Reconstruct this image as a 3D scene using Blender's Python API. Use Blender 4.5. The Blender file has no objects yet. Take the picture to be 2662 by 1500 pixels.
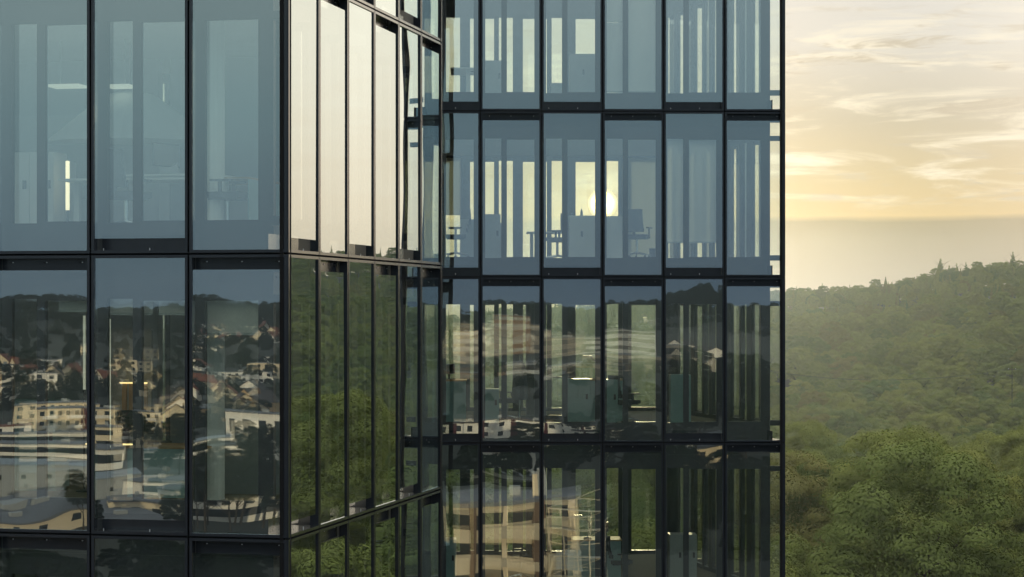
import bpy, math, random
import numpy as np
from mathutils import Vector, Matrix

S = bpy.context.scene
C = S.collection
R = math.radians
rnd = random.Random(7)
nrs = np.random.RandomState(11)

# ------------------------------------------------------------------ camera
CAM = 45.0
F = 5733.0            # focal length in photo pixels (photo 2662 x 1500)
D2P = 2662 / 2576.0   # measuring pixels -> photo pixels
HOR = 805.0           # horizon row
cd = bpy.data.cameras.new("camera")
cam = bpy.data.objects.new("camera", cd)
C.objects.link(cam)
cam.location = (0, 0, CAM)
cam.rotation_euler = (R(90), 0, 0)
cd.sensor_width = 36
cd.lens = 36 * F / 2662
cd.shift_y = (HOR - 750) / 2662
cd.clip_start = 0.5
cd.clip_end = 9000
S.camera = cam

# ------------------------------------------------------------------ world, sun, exposure
SUN_EL, SUN_AZ = R(2.75), R(2.35)
sun_dir = Vector((math.sin(SUN_AZ) * math.cos(SUN_EL), math.cos(SUN_AZ) * math.cos(SUN_EL), math.sin(SUN_EL)))
ld = bpy.data.lights.new("sun", 'SUN')
ld.energy = 4.6
ld.angle = R(0.53)
ld.color = (1.0, 0.79, 0.50)
lo = bpy.data.objects.new("sun", ld)
C.objects.link(lo)
lo.rotation_euler = (-sun_dir).to_track_quat('-Z', 'Y').to_euler()
lo.location = (30, 200, 90)

S.view_settings.view_transform = 'Standard'
S.view_settings.look = 'None'
S.view_settings.exposure = 0.0
S.view_settings.gamma = 1.0
S.render.engine = 'CYCLES'
cy = S.cycles
cy.use_denoising = True
cy.max_bounces = 10
cy.diffuse_bounces = 2
cy.glossy_bounces = 5
cy.transmission_bounces = 4
cy.transparent_max_bounces = 40
cy.volume_bounces = 0
cy.caustics_reflective = False
cy.caustics_refractive = False
cy.sample_clamp_indirect = 6.0


class NT:
    """small helper round a node tree"""
    def __init__(self, nt):
        self.nt = nt
        self.x = 0

    def n(self, typ, **kw):
        nd = self.nt.nodes.new(typ)
        self.x += 40
        nd.location = (self.x, 0)
        for k, v in kw.items():
            setattr(nd, k, v)
        return nd

    def put(self, sock, v):
        if isinstance(v, bpy.types.NodeSocket):
            self.nt.links.new(v, sock)
        elif isinstance(v, (tuple, list)):
            v = tuple(v)
            if sock.type == 'RGBA' and len(v) == 3:
                v = v + (1,)
            sock.default_value = v
        else:
            sock.default_value = v

    def math(self, op, a, b=None, c=None, clamp=False):
        m = self.n('ShaderNodeMath', operation=op, use_clamp=clamp)
        self.put(m.inputs[0], a)
        if b is not None:
            self.put(m.inputs[1], b)
        if c is not None:
            self.put(m.inputs[2], c)
        return m.outputs[0]

    def vmath(self, op, a, b=None, out=0):
        m = self.n('ShaderNodeVectorMath', operation=op)
        self.put(m.inputs[0], a)
        if b is not None:
            self.put(m.inputs[1], b)
        return m.outputs[out]

    def ramp(self, fac, stops, interp='LINEAR'):
        r = self.n('ShaderNodeValToRGB')
        r.color_ramp.interpolation = interp
        el = r.color_ramp.elements
        while len(el) < len(stops):
            el.new(0.5)
        for e, (p, c) in zip(el, stops):
            e.position = p
            e.color = tuple(c) + (1,) if len(c) == 3 else c
        self.put(r.inputs[0], fac)
        return r.outputs[0]

    def smooth(self, v, a, b, lo=0.0, hi=1.0):
        m = self.n('ShaderNodeMapRange', interpolation_type='SMOOTHSTEP')
        self.put(m.inputs[0], v)
        for i, q in enumerate((a, b, lo, hi)):
            m.inputs[i + 1].default_value = q
        return m.outputs[0]

    def mix(self, fac, a, b, blend='MIX'):
        m = self.n('ShaderNodeMix', data_type='RGBA', blend_type=blend)
        self.put(m.inputs[0], fac)
        self.put(m.inputs[6], a)
        self.put(m.inputs[7], b)
        return m.outputs[2]

    def noise(self, vec, scale, detail=2.0, rough=0.5, dist=0.0):
        m = self.n('ShaderNodeTexNoise')
        if vec is not None:
            self.put(m.inputs['Vector'], vec)
        m.inputs['Scale'].default_value = scale
        m.inputs['Detail'].default_value = detail
        m.inputs['Roughness'].default_value = rough
        m.inputs['Distortion'].default_value = dist
        return m.outputs[0]


W = bpy.data.worlds.new("World")
S.world = W
W.use_nodes = True
W.node_tree.nodes.clear()
t = NT(W.node_tree)
co = t.n('ShaderNodeTexCoord').outputs['Generated']
d = t.vmath('NORMALIZE', co)
sep = t.n('ShaderNodeSeparateXYZ')
t.put(sep.inputs[0], d)
dx, dy, dz = sep.outputs
sd = t.vmath('DOT_PRODUCT', d, tuple(sun_dir), out=1)
ang = t.math('ARCCOSINE', t.math('MINIMUM', sd, 1.0))            # radians from the sun
wob = t.math('MULTIPLY', t.math('SUBTRACT', t.noise(t.vmath('MULTIPLY', d, (14, 14, 60)), 1.0, 3.0), 0.5), 0.006)
ez = t.math('ADD', dz, wob)
e01 = t.math('MULTIPLY', t.math('ADD', ez, 0.02), 2.5, clamp=True)  # sin(elev) -0.02..0.38 -> 0..1


def sp(z):
    return (z + 0.02) * 2.5


west = t.ramp(e01, [(sp(-0.02), (.38, .35, .29)), (sp(.010), (.39, .36, .29)), (sp(.034), (.25, .225, .145)),
                    (sp(.0395), (.25, .22, .13)), (sp(.0425), (.60, .45, .20)), (sp(.06), (.55, .45, .25)),
                    (sp(.085), (.49, .45, .34)), (sp(.12), (.64, .63, .58)), (sp(.2), (.80, .79, .77)), (sp(.38), (.66, .70, .78))])
east = t.ramp(e01, [(sp(-0.02), (.26, .36, .44)), (sp(.01), (.29, .40, .50)), (sp(.05), (.38, .53, .61)), (sp(.09), (.49, .69, .74)),
                    (sp(.15), (.72, .90, .90)), (sp(.38), (.50, .64, .78))])
# the sky straight behind the camera is deeper and bluer than the sky behind to the left
east = t.mix(t.smooth(dx, -.40, -.05), east, t.vmath('MULTIPLY', east, (.78, .79, .86)))
wf = t.smooth(dy, -0.35, 0.75)
base = t.mix(wf, east, west)
# clouds: streaky noise layered over the western sky
cv = t.vmath('MULTIPLY', d, (9.0, 9.0, 62.0))
n1 = t.noise(cv, 1.7, 8.0, 0.60, 0.6)
n2 = t.noise(t.vmath('ADD', cv, (3.1, 1.7, 5.0)), 3.0, 7.0, 0.62, 0.8)
band = t.math('MULTIPLY', t.smooth(dz, .040, .056), t.smooth(dz, .17, .10))
cm = t.math('MULTIPLY', t.smooth(n1, .47, .68), band)
cm2 = t.math('MULTIPLY', t.smooth(n2, .48, .66), band)
lit = t.mix(t.math('MULTIPLY', cm, 0.78), base, (.93, .86, .68))
cl = t.mix(t.math('MULTIPLY', t.math('MULTIPLY', cm2, t.smooth(n1, .44, .56)), 0.9), lit, (.47, .42, .32))
skyc = t.mix(wf, base, cl)
# sky brightening added out of frame right of the sun, for the side glass
sky_lift = t.smooth(t.vmath('DOT_PRODUCT', d, (math.sin(R(34)), math.cos(R(34)), .10), out=1), math.cos(R(24)), math.cos(R(5)))
skyc = t.mix(t.math('MULTIPLY', sky_lift, t.smooth(dz, -.02, .05, .55, 1.0)), skyc, t.mix(t.smooth(t.math('ADD', dz, t.math('MULTIPLY', t.math('SUBTRACT', n1, .5), .05)), .02, .13), (1.26, 1.0, .72), (1.42, 1.25, 1.0)))
glow = t.math('MULTIPLY', t.math('POWER', 2.718, t.math('DIVIDE', ang, -0.070)), 0.95)
glow2 = t.math('MULTIPLY', t.math('POWER', 2.718, t.math('DIVIDE', ang, -0.020)), 0.5)
disc = t.math('MULTIPLY', t.smooth(ang, R(.40), R(.12)), 24.0)
gl = t.vmath('SCALE', (1.0, .72, .38))
t.put(gl.node.inputs['Scale'], glow)
gl2 = t.vmath('SCALE', (1.0, .62, .20))
t.put(gl2.node.inputs['Scale'], t.math('ADD', glow2, disc))
skyc = t.mix(1.0, skyc, gl2, 'ADD')
skyc = t.mix(1.0, skyc, gl, 'ADD')
for nd in t.nt.nodes:
    if nd.type == 'MIX' and nd.blend_type == 'ADD':
        nd.clamp_result = False
# zenith brightened out of view, an added top light for trees and roofs
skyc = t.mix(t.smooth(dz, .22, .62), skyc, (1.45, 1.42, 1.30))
nis = t.n('ShaderNodeTexSky', sky_type='NISHITA')
nis.sun_disc = False
nis.sun_elevation = SUN_EL
nis.sun_rotation = SUN_AZ
nis.air_density = 1.0
nis.dust_density = 2.0
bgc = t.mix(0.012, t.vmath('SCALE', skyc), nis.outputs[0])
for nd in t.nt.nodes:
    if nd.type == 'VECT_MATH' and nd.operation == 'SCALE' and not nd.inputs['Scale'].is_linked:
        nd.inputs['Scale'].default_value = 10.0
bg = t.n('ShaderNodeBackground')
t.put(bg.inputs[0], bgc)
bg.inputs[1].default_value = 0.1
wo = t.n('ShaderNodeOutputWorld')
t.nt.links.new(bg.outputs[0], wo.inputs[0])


# ------------------------------------------------------------------ materials
def material(name):
    m = bpy.data.materials.new(name)
    m.use_nodes = True
    m.node_tree.nodes.clear()
    t = NT(m.node_tree)
    out = t.n('ShaderNodeOutputMaterial')
    return m, t, out


def pbr(name, col, rough=0.6, spec=0.5, metal=0.0, var=0.15, scale=2.0, bump=0.0, emit=None):
    m, t, out = material(name)
    p = t.n('ShaderNodeBsdfPrincipled')
    oc = t.n('ShaderNodeTexCoord').outputs['Object']
    nz = t.noise(oc, scale, 4.0, 0.6)
    f = t.math('ADD', t.math('MULTIPLY', nz, 2 * var), 1 - var)
    cc = t.vmath('SCALE', tuple(col))
    t.put(cc.node.inputs['Scale'], f)
    t.put(p.inputs['Base Color'], cc)
    p.inputs['Roughness'].default_value = rough
    p.inputs['Specular IOR Level'].default_value = spec
    p.inputs['Metallic'].default_value = metal
    if bump:
        b = t.n('ShaderNodeBump')
        b.inputs['Strength'].default_value = bump
        t.put(b.inputs['Height'], t.noise(oc, scale * 6, 3.0))
        t.nt.links.new(b.outputs[0], p.inputs['Normal'])
    if emit:
        p.inputs['Emission Color'].default_value = tuple(emit[0]) + (1,)
        p.inputs['Emission Strength'].default_value = emit[1]
    t.nt.links.new(p.outputs[0], out.inputs[0])
    return m


def glass(name, r0, r90, power, tint, wave=0.0, wscale=0.7, rcol=(1, 1, 1)):
    """reflective coated pane: a clear tinted sheet under a mirror whose share grows towards grazing view"""
    m, t, out = material(name)
    tr = t.n('ShaderNodeBsdfTransparent')
    tr.inputs[0].default_value = tuple(tint) + (1,)
    gl = t.n('ShaderNodeBsdfGlossy')
    gl.inputs['Roughness'].default_value = 0.0
    gl.inputs['Color'].default_value = tuple(rcol) + (1,)
    lw = t.n('ShaderNodeLayerWeight')
    lw.inputs[0].default_value = 0.5
    fac = t.math('ADD', t.math('MULTIPLY', t.math('POWER', lw.outputs['Facing'], power), r90 - r0), r0)
    geo = t.n('ShaderNodeNewGeometry')
    fac = t.math('MULTIPLY', fac, t.math('SUBTRACT', 1.0, geo.outputs['Backfacing']))
    rd = t.n('ShaderNodeObjectInfo').outputs['Random']
    rc = t.vmath('SCALE', tuple(rcol))
    t.put(rc.node.inputs['Scale'], t.math('ADD', t.math('MULTIPLY', rd, .13), .90))
    t.put(gl.inputs['Color'], rc)
    if wave:
        oi = t.n('ShaderNodeObjectInfo').outputs['Random']
        off = t.n('ShaderNodeCombineXYZ')
        t.put(off.inputs[0], t.math('MULTIPLY', oi, 37.0))
        t.put(off.inputs[2], t.math('MULTIPLY', oi, 91.0))
        oc = t.vmath('ADD', t.n('ShaderNodeTexCoord').outputs['Object'], off.outputs[0])
        oc = t.vmath('MULTIPLY', oc, (1.0, 0.0, 1.0))
        nz = t.noise(oc, wscale, 1.0, 0.4)
        b = t.n('ShaderNodeBump')
        b.inputs['Strength'].default_value = 1.0
        b.inputs['Distance'].default_value = wave
        t.put(b.inputs['Height'], nz)
        t.nt.links.new(b.outputs[0], gl.inputs['Normal'])
    ms = t.n('ShaderNodeMixShader')
    t.put(ms.inputs[0], fac)
    t.nt.links.new(tr.outputs[0], ms.inputs[1])
    t.nt.links.new(gl.outputs[0], ms.inputs[2])
    t.nt.links.new(ms.outputs[0], out.inputs[0])
    return m


M = {}
m, t, out = material('dark_metal')
df = t.n('ShaderNodeBsdfDiffuse')
oc = t.n('ShaderNodeTexCoord').outputs['Object']
t.put(df.inputs[0], t.mix(t.noise(oc, 3.0, 4.0), (.014, .017, .023), (.024, .028, .036)))
gl_ = t.n('ShaderNodeBsdfGlossy')
t.put(gl_.inputs['Roughness'], t.math('ADD', t.math('MULTIPLY', t.noise(oc, 9.0, 3.0), .16), .10))
lw = t.n('ShaderNodeLayerWeight')
lw.inputs[0].default_value = .5
ms = t.n('ShaderNodeMixShader')
t.put(ms.inputs[0], t.math('ADD', t.math('MULTIPLY', t.math('POWER', lw.outputs['Facing'], 1.7), .9), .022))
t.nt.links.new(df.outputs[0], ms.inputs[1])
t.nt.links.new(gl_.outputs[0], ms.inputs[2])
t.nt.links.new(ms.outputs[0], out.inputs[0])
M['frame'] = m
M['void'] = pbr('joint_black', (.004, .004, .005), .8, .2)
M['bolt'] = pbr('bolt_steel', (.55, .57, .6), .35, .5, 0.6)
M['glass_out'] = glass('coated_glass', .26, 1.0, 1.5, (.965, .98, .955), .0042, .55, (.88, .98, 1.0))
M['glass_in'] = glass('clear_glass_face', .01, .10, 5, (.97, .98, .97))
M['win'] = glass('window_glass', .18, .9, 3.5, (.955, .98, .955), .002, .6)
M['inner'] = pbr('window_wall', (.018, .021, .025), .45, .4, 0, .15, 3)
M['slab'] = pbr('slab_grey', (.10, .11, .11), .8)
M['carpet'] = pbr('carpet', (.20, .18, .14), 1.0, .0, 0, .25, 8)
M['ceil'] = pbr('ceiling_white', (.42, .43, .42), .9, .2)
M['room'] = pbr('partition', (.30, .31, .30), .8, .3)
M['white'] = pbr('white_laminate', (.62, .64, .63), .65, .12, 0, .05)
M['grey'] = pbr('grey_laminate', (.30, .33, .34), .5)
M['teal'] = pbr('teal_grey_laminate', (.20, .32, .33), .5)
M['black'] = pbr('black_plastic', (.014, .015, .018), .45)
M['fabric'] = pbr('dark_fabric', (.03, .035, .045), .95, .1, 0, .3, 20)
M['chrome'] = pbr('polished_steel', (.6, .6, .6), .2, .5, 1.0)
M['screen'] = pbr('screen_black', (.01, .01, .012), .15, .6)
M['wood'] = pbr('oak', (.36, .24, .12), .7, .12, 0, .3, 5)
M['lampglow'] = pbr('lamp_glow', (.8, .7, .5), .5, emit=((1.0, .72, .30), 2.2))
M['lampwhite'] = pbr('lamp_white', (.8, .8, .8), .5, emit=((.95, 1.0, .80), .38))
M['lampwarm'] = pbr('lamp_warm', (.8, .75, .6), .5, emit=((1.0, .86, .55), 1.5))
M['green_lamp'] = pbr('green_sign', (.1, .5, .2), .5, emit=((.05, 1.0, .25), 0.8))
m, t, out = material('roller_blind_cloth')
df = t.n('ShaderNodeBsdfDiffuse'); df.inputs[0].default_value = (.80, .82, .82, 1)
tl = t.n('ShaderNodeBsdfTranslucent'); tl.inputs[0].default_value = (.5, .53, .50, 1)
tp = t.n('ShaderNodeBsdfTransparent')
a1 = t.n('ShaderNodeMixShader'); a1.inputs[0].default_value = .45
a2 = t.n('ShaderNodeMixShader'); a2.inputs[0].default_value = .10
t.nt.links.new(df.outputs[0], a1.inputs[1]); t.nt.links.new(tl.outputs[0], a1.inputs[2])
t.nt.links.new(a1.outputs[0], a2.inputs[1]); t.nt.links.new(tp.outputs[0], a2.inputs[2])
t.nt.links.new(a2.outputs[0], out.inputs[0])
M['blind'] = m
# town
M['cream'] = pbr('cream_render', (.70, .60, .43), .85, .2, 0, .10, .6)
M['whitewall'] = pbr('white_render', (.80, .77, .70), .8, .2, 0, .08, .6)
M['ochre'] = pbr('ochre_render', (.50, .34, .18), .85, .2, 0, .10, .6)
M['greywall'] = pbr('grey_cladding', (.30, .32, .33), .7, .3, 0, .10, .5)
M['brownwall'] = pbr('brown_cladding', (.15, .105, .075), .8, .2, 0, .15, .7)
M['redwall'] = pbr('dark_red_cladding', (.06, .010, .014), .7, .2)
M['tile_red'] = pbr('red_tiles', (.17, .065, .045), .85, .2, 0, .35, 1.5)
M['tile_dark'] = pbr('dark_tiles', (.05, .045, .05), .8, .3, 0, .35, 1.5)
M['flatroof'] = pbr('flat_roof', (.14, .15, .17), .85, .2, 0, .25, .25)
M['metalroof'] = pbr('metal_roof', (.20, .235, .27), .5, .4, 0, .15, .3)
M['pane'] = pbr('dark_pane', (.02, .025, .03), .12, .6)
M['scaf'] = pbr('scaffold_tube', (.40, .36, .27), .5, .5)
M['asphalt'] = pbr('asphalt', (.05, .05, .052), .9, .2, 0, .25, .3)
M['beige'] = pbr('beige_render', (.42, .37, .28), .85, .2, 0, .12, .5)
M['tan'] = pbr('tan_render', (.20, .185, .16), .85, .2, 0, .12, .5)

m, t, out = material('leaves')
oi = t.n('ShaderNodeObjectInfo').outputs['Random']
oc = t.n('ShaderNodeTexCoord').outputs['Object']
lc = t.ramp(oi, [(0, (.124, .156, .048)), (.22, (.165, .188, .054)), (.42, (.102, .136, .048)), (.62, (.178, .196, .056)),
                 (.86, (.148, .166, .050)), (.95, (.150, .142, .050)), (1, (.104, .148, .054))])
nz = t.noise(oc, .45, 3.0, .6)
lc2 = t.vmath('SCALE', lc)
t.put(lc2.node.inputs['Scale'], t.math('ADD', t.math('MULTIPLY', nz, 0.9), 0.55))
df = t.n('ShaderNodeBsdfDiffuse'); t.put(df.inputs[0], lc2)
tl = t.n('ShaderNodeBsdfTranslucent')
t.put(tl.inputs[0], t.mix(1.0, lc2, (1.1, 1.2, .6), 'MULTIPLY'))
a1 = t.n('ShaderNodeMixShader'); a1.inputs[0].default_value = .09
t.nt.links.new(df.outputs[0], a1.inputs[1]); t.nt.links.new(tl.outputs[0], a1.inputs[2])
t.nt.links.new(a1.outputs[0], out.inputs[0])
M['leaf'] = m
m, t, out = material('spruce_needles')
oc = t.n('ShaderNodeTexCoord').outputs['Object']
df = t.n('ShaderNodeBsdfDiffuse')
t.put(df.inputs[0], t.mix(t.noise(oc, .5, 3.0), (.008, .015, .011), (.018, .028, .017)))  # broadleaf crowns: shade of far hill and town trees put into the colour
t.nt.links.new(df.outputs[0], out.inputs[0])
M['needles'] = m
M['bark'] = pbr('bark', (.045, .038, .03), .95, .1, 0, .4, 3)

m, t, out = material('ground')
oc = t.n('ShaderNodeTexCoord').outputs['Object']
g = t.ramp(t.noise(oc, .012, 6.0, .62), [(.3, (.005, .009, .005)), (.50, (.008, .013, .007)), (.64, (.014, .017, .011)), (.76, (.034, .033, .030))])
p = t.n('ShaderNodeBsdfPrincipled'); t.put(p.inputs['Base Color'], g); p.inputs['Roughness'].default_value = .95
t.nt.links.new(p.outputs[0], out.inputs[0])
M['ground'] = m


# ------------------------------------------------------------------ mesh helpers
class MB:
    def __init__(self):
        self.v, self.f, self.m = [], [], []

    def quad(self, pts, mat=0, X=None):
        i = len(self.v)
        for q in pts:
            self.v.append(tuple(X @ Vector(q)) if X is not None else tuple(q))
        self.f.append(tuple(range(i, i + len(pts))))
        self.m.append(mat)

    def box(self, x0, x1, y0, y1, z0, z1, mat=0, X=None, front=None, top=None):
        i = len(self.v)
        for q in ((x0, y0, z0), (x1, y0, z0), (x1, y1, z0), (x0, y1, z0), (x0, y0, z1), (x1, y0, z1), (x1, y1, z1), (x0, y1, z1)):
            self.v.append(tuple(X @ Vector(q)) if X is not None else q)
        fs = ((0, 3, 2, 1), (4, 5, 6, 7), (0, 1, 5, 4), (1, 2, 6, 5), (2, 3, 7, 6), (3, 0, 4, 7))
        for k, q in enumerate(fs):
            self.f.append(tuple(i + a for a in q))
            self.m.append(front if (k == 2 and front is not None) else top if (k == 1 and top is not None) else mat)
        return self

    def tube(self, a, b, r0, r1=None, n=8, mat=0):
        r1 = r0 if r1 is None else r1
        a, b = Vector(a), Vector(b)
        z = (b - a).normalized()
        x = z.orthogonal().normalized()
        y = z.cross(x)
        i = len(self.v)
        for c, r in ((a, r0), (b, r1)):
            for k in range(n):
                w = 2 * math.pi * k / n
                self.v.append(tuple(c + x * (r * math.cos(w)) + y * (r * math.sin(w))))
        for k in range(n):
            j = (k + 1) % n
            self.f.append((i + k, i + j, i + n + j, i + n + k)); self.m.append(mat)
        self.f.append(tuple(i + k for k in range(n))[::-1]); self.m.append(mat)
        self.f.append(tuple(i + n + k for k in range(n))); self.m.append(mat)
        return self

    def lathe(self, prof, n=12, c=(0, 0, 0), mat=0):
        i = len(self.v)
        for r, z in prof:
            for k in range(n):
                w = 2 * math.pi * k / n
                self.v.append((c[0] + r * math.cos(w), c[1] + r * math.sin(w), c[2] + z))
        for s in range(len(prof) - 1):
            for k in range(n):
                j = (k + 1) % n
                self.f.append((i + s * n + k, i + s * n + j, i + (s + 1) * n + j, i + (s + 1) * n + k)); self.m.append(mat)
        self.f.append(tuple(i + k for k in range(n))[::-1]); self.m.append(mat)
        e = i + (len(prof) - 1) * n
        self.f.append(tuple(e + k for k in range(n))); self.m.append(mat)
        return self

    def mesh(self, name, mats):
        me = bpy.data.meshes.new(name)
        me.from_pydata(self.v, [], self.f)
        for q in mats:
            me.materials.append(M[q] if isinstance(q, str) else q)
        me.polygons.foreach_set('material_index', self.m)
        me.update()
        return me


def link(name, me, parent=None, loc=(0, 0, 0), rz=0.0, rot=None):
    o = bpy.data.objects.new(name, me)
    C.objects.link(o)
    o.location = loc
    o.rotation_euler = rot if rot is not None else (0, 0, rz)
    if parent is not None:
        o.parent = parent
    return o


def part(name, mb, mats, parent, loc=(0, 0, 0), rz=0.0):
    if isinstance(mats, str):
        mats = [mats]
    return link(name, mb.mesh(name, mats), parent, loc, rz)


def tag(o, label, cat, group=None):
    o['label'] = label
    o['category'] = cat
    if group:
        o['group'] = group
    return o


def thing(name, label, cat, loc=(0, 0, 0), rz=0.0, group=None):
    o = link(name, None, None, loc, rz)
    o.empty_display_size = 0.3
    return tag(o, label, cat, group)


def kids(o):
    return [c for c in C.objects if c.parent == o]


def copy_tree(o, loc, rz, label=None, group=None, scale=None, parent=None, ch=None):
    """a thing with copies of its parts and sub-parts; ch: cached list (part, [sub-parts])"""
    r = o.copy()
    C.objects.link(r)
    r.location = loc
    r.rotation_euler = (0, 0, rz)
    if scale is not None:
        r.scale = scale
    if label:
        r['label'] = label
    if group:
        r['group'] = group
    for p_, subs in ch:
        c = p_.copy()
        C.objects.link(c)
        c.parent = r
        for g_ in subs:
            q = g_.copy()
            C.objects.link(q)
            q.parent = c
    return r


def tree_of(o):
    return [(p_, kids(p_)) for p_ in kids(o)]


def structure(o):
    o['kind'] = 'structure'
    return o


# picture geometry (measured in 2576-wide pixels)
def at(px, Y):
    return (px * D2P - 1331) / F * Y


def zat(py, Y):
    return CAM + (HOR - py * D2P) / F * Y


# ------------------------------------------------------------------ terrain
def lerp(a, b, u):
    return a + (b - a) * u


def sst(a, b, v):
    u = min(1, max(0, (v - a) / (b - a)))
    return u * u * (3 - 2 * u)


def pw(v, pts):
    if v <= pts[0][0]:
        return pts[0][1]
    for (a, fa), (b, fb) in zip(pts, pts[1:]):
        if v <= b:
            return lerp(fa, fb, sst(a, b, v))
    return pts[-1][1]


def ground_h(x, y):
    r = math.hypot(x, y)
    az = math.degrees(math.atan2(x, y))
    ridge = pw(az, [(-60, 30), (-5, 28), (5, 39), (8, 45), (13, 57), (20, 62), (35, 64), (70, 50), (95, 40)])
    front = pw(r, [(70, 0), (125, 5), (200, 10), (268, 13), (340, 5), (430, 0), (560, 0), (640, 3), (800, .38 * ridge), (960, .78 * ridge), (1100, ridge), (1500, ridge + 2)])
    back = pw(r, [(900, 0), (1250, 8), (1500, 16), (1750, 22), (2200, 33), (2600, 36)])
    k = sst(75, 120, abs(az))
    b = 1.6 * math.sin(x * .021 + 1) * math.sin(y * .017) + .8 * math.sin(x * .05) * math.cos(y * .043)
    return lerp(front, back, k) + b * sst(120, 300, r)


rs = [0, 40, 70] + list(np.geomspace(90, 1450, 60))
rb = [0, 40, 70] + list(np.geomspace(90, 2650, 60))
NA = 240
vs, fs = [], []
for i in range(len(rs)):
    for k in range(NA):
        az = 2 * math.pi * k / NA
        w = sst(75, 120, abs((math.degrees(az) + 180) % 360 - 180))
        r_ = lerp(rs[i], rb[i], w)
        x_, y_ = r_ * math.sin(az), r_ * math.cos(az)
        vs.append((x_, y_, ground_h(x_, y_)))
for i in range(len(rs) - 1):
    for k in range(NA):
        j = (k + 1) % NA
        fs.append((i * NA + k, (i + 1) * NA + k, (i + 1) * NA + j, i * NA + j))
me = bpy.data.meshes.new('ground')
me.from_pydata(vs, [], fs)
me.materials.append(M['ground'])
for q in me.polygons:
    q.use_smooth = True
structure(link('ground', me))

# ------------------------------------------------------------------ the two towers
H = 3.65
Z0 = CAM + 0.72            # level of the joint at the foot of the second row from the top
KS = (-2, -1, 0, 1)        # storeys in view
DL = 0.30                  # cavity depth
G, PW_, PH, VH = 0.0125, 0.036, 0.038, 0.155


def panel_frame(mb, P, typ, X=None):
    """outer frame of one facade element; typ 0 = air slot at the top, 1 = at the bottom"""
    def B(*a, **k):
        mb.box(*a, X=X, **k)
    a, b = G + PW_, P - G - PW_
    B(G, a, 0, .12, G, H - G)
    B(b, P - G, 0, .12, G, H - G)
    B(a, b, .001, .16, G, G + PH)
    B(a, b, .001, .16, H - G - PH, H - G)
    B(0, G, .07, .118, 0, H, mat=1)
    B(P - G, P, .07, .118, 0, H, mat=1)
    B(G, P - G, .071, .117, 0, G, mat=1)
    B(G, P - G, .071, .117, H - G, H, mat=1)
    if typ == 0:
        z1 = H - G - PH
        z0_ = z1 - VH
        B(a, b, .15, .158, z0_ - .03, z1)
        for fx in (.12, .5, .9):
            x_ = a + fx * (b - a)
            B(x_ - .006, x_ + .008, .143, .15, z1 - .052, z1 - .044, mat=2)
            B(x_ - .05, x_ - .008, .1475, .15, z1 - .055, z1 - .043, mat=1)
    else:
        z0_ = G + PH
        B(a, b, .155, .30, G + .002, z0_ - .003)
        B(a, b, .285, .295, z0_ - .002, z0_ + VH + .05)
        x_ = a + .09 * (b - a)
        B(x_ - .003, x_ + .003, .05, .06, z0_, z0_ + .03, mat=2)
        x_ = a + .6 * (b - a)
        B(x_ - .003, x_ + .003, .05, .06, z0_, z0_ + .03, mat=2)


def panel_pane(mb, P, typ, X=None, m0=0, m1=1):
    a, b = G + PW_, P - G - PW_
    z0_, z1 = G + PH, H - G - PH
    if typ == 0:
        z1 -= VH
    else:
        z0_ += VH
    mb.box(a, b, .022, .042, z0_, z1, mat=m1, front=m0, X=X)


def wall_cell(mb, P, kind, X=None):
    """window wall behind the glass skin: returns the openings"""
    y0, y1 = DL, DL + .09
    if kind == 'full':
        ops = [(.080 * P, .345 * P, .116 * H, .842 * H), (.435 * P, .890 * P, .122 * H, .835 * H)]
        xa, xb = 0, P
    elif kind == 'end':
        ops = [(.085 * P, .625 * P, .122 * H, .835 * H)]
        xa, xb = 0, P - DL
    else:
        ops = [(.30 * P, .83 * P, .122 * H, .835 * H)]
        xa, xb = DL + .093, P
    xs = xa
    for (o0, o1, oz0, oz1) in ops:
        mb.box(xs, o0, y0, y1, 0, H, X=X)
        mb.box(o0, o1, y0, y1, 0, oz0, X=X)
        mb.box(o0, o1, y0, y1, oz1, H, X=X)
        xs = o1
    mb.box(xs, xb, y0, y1, 0, H, X=X)
    # slim pressed line above the windows
    mb.box(xa, xb, y0 - .012, y0 + .004, .915 * H, .922 * H, X=X)
    return ops


_cache = {}


def cached(key, fn, mats):
    if key not in _cache:
        mb = MB()
        fn(mb)
        _cache[key] = mb.mesh(key[0], mats)
    return _cache[key]


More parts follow.
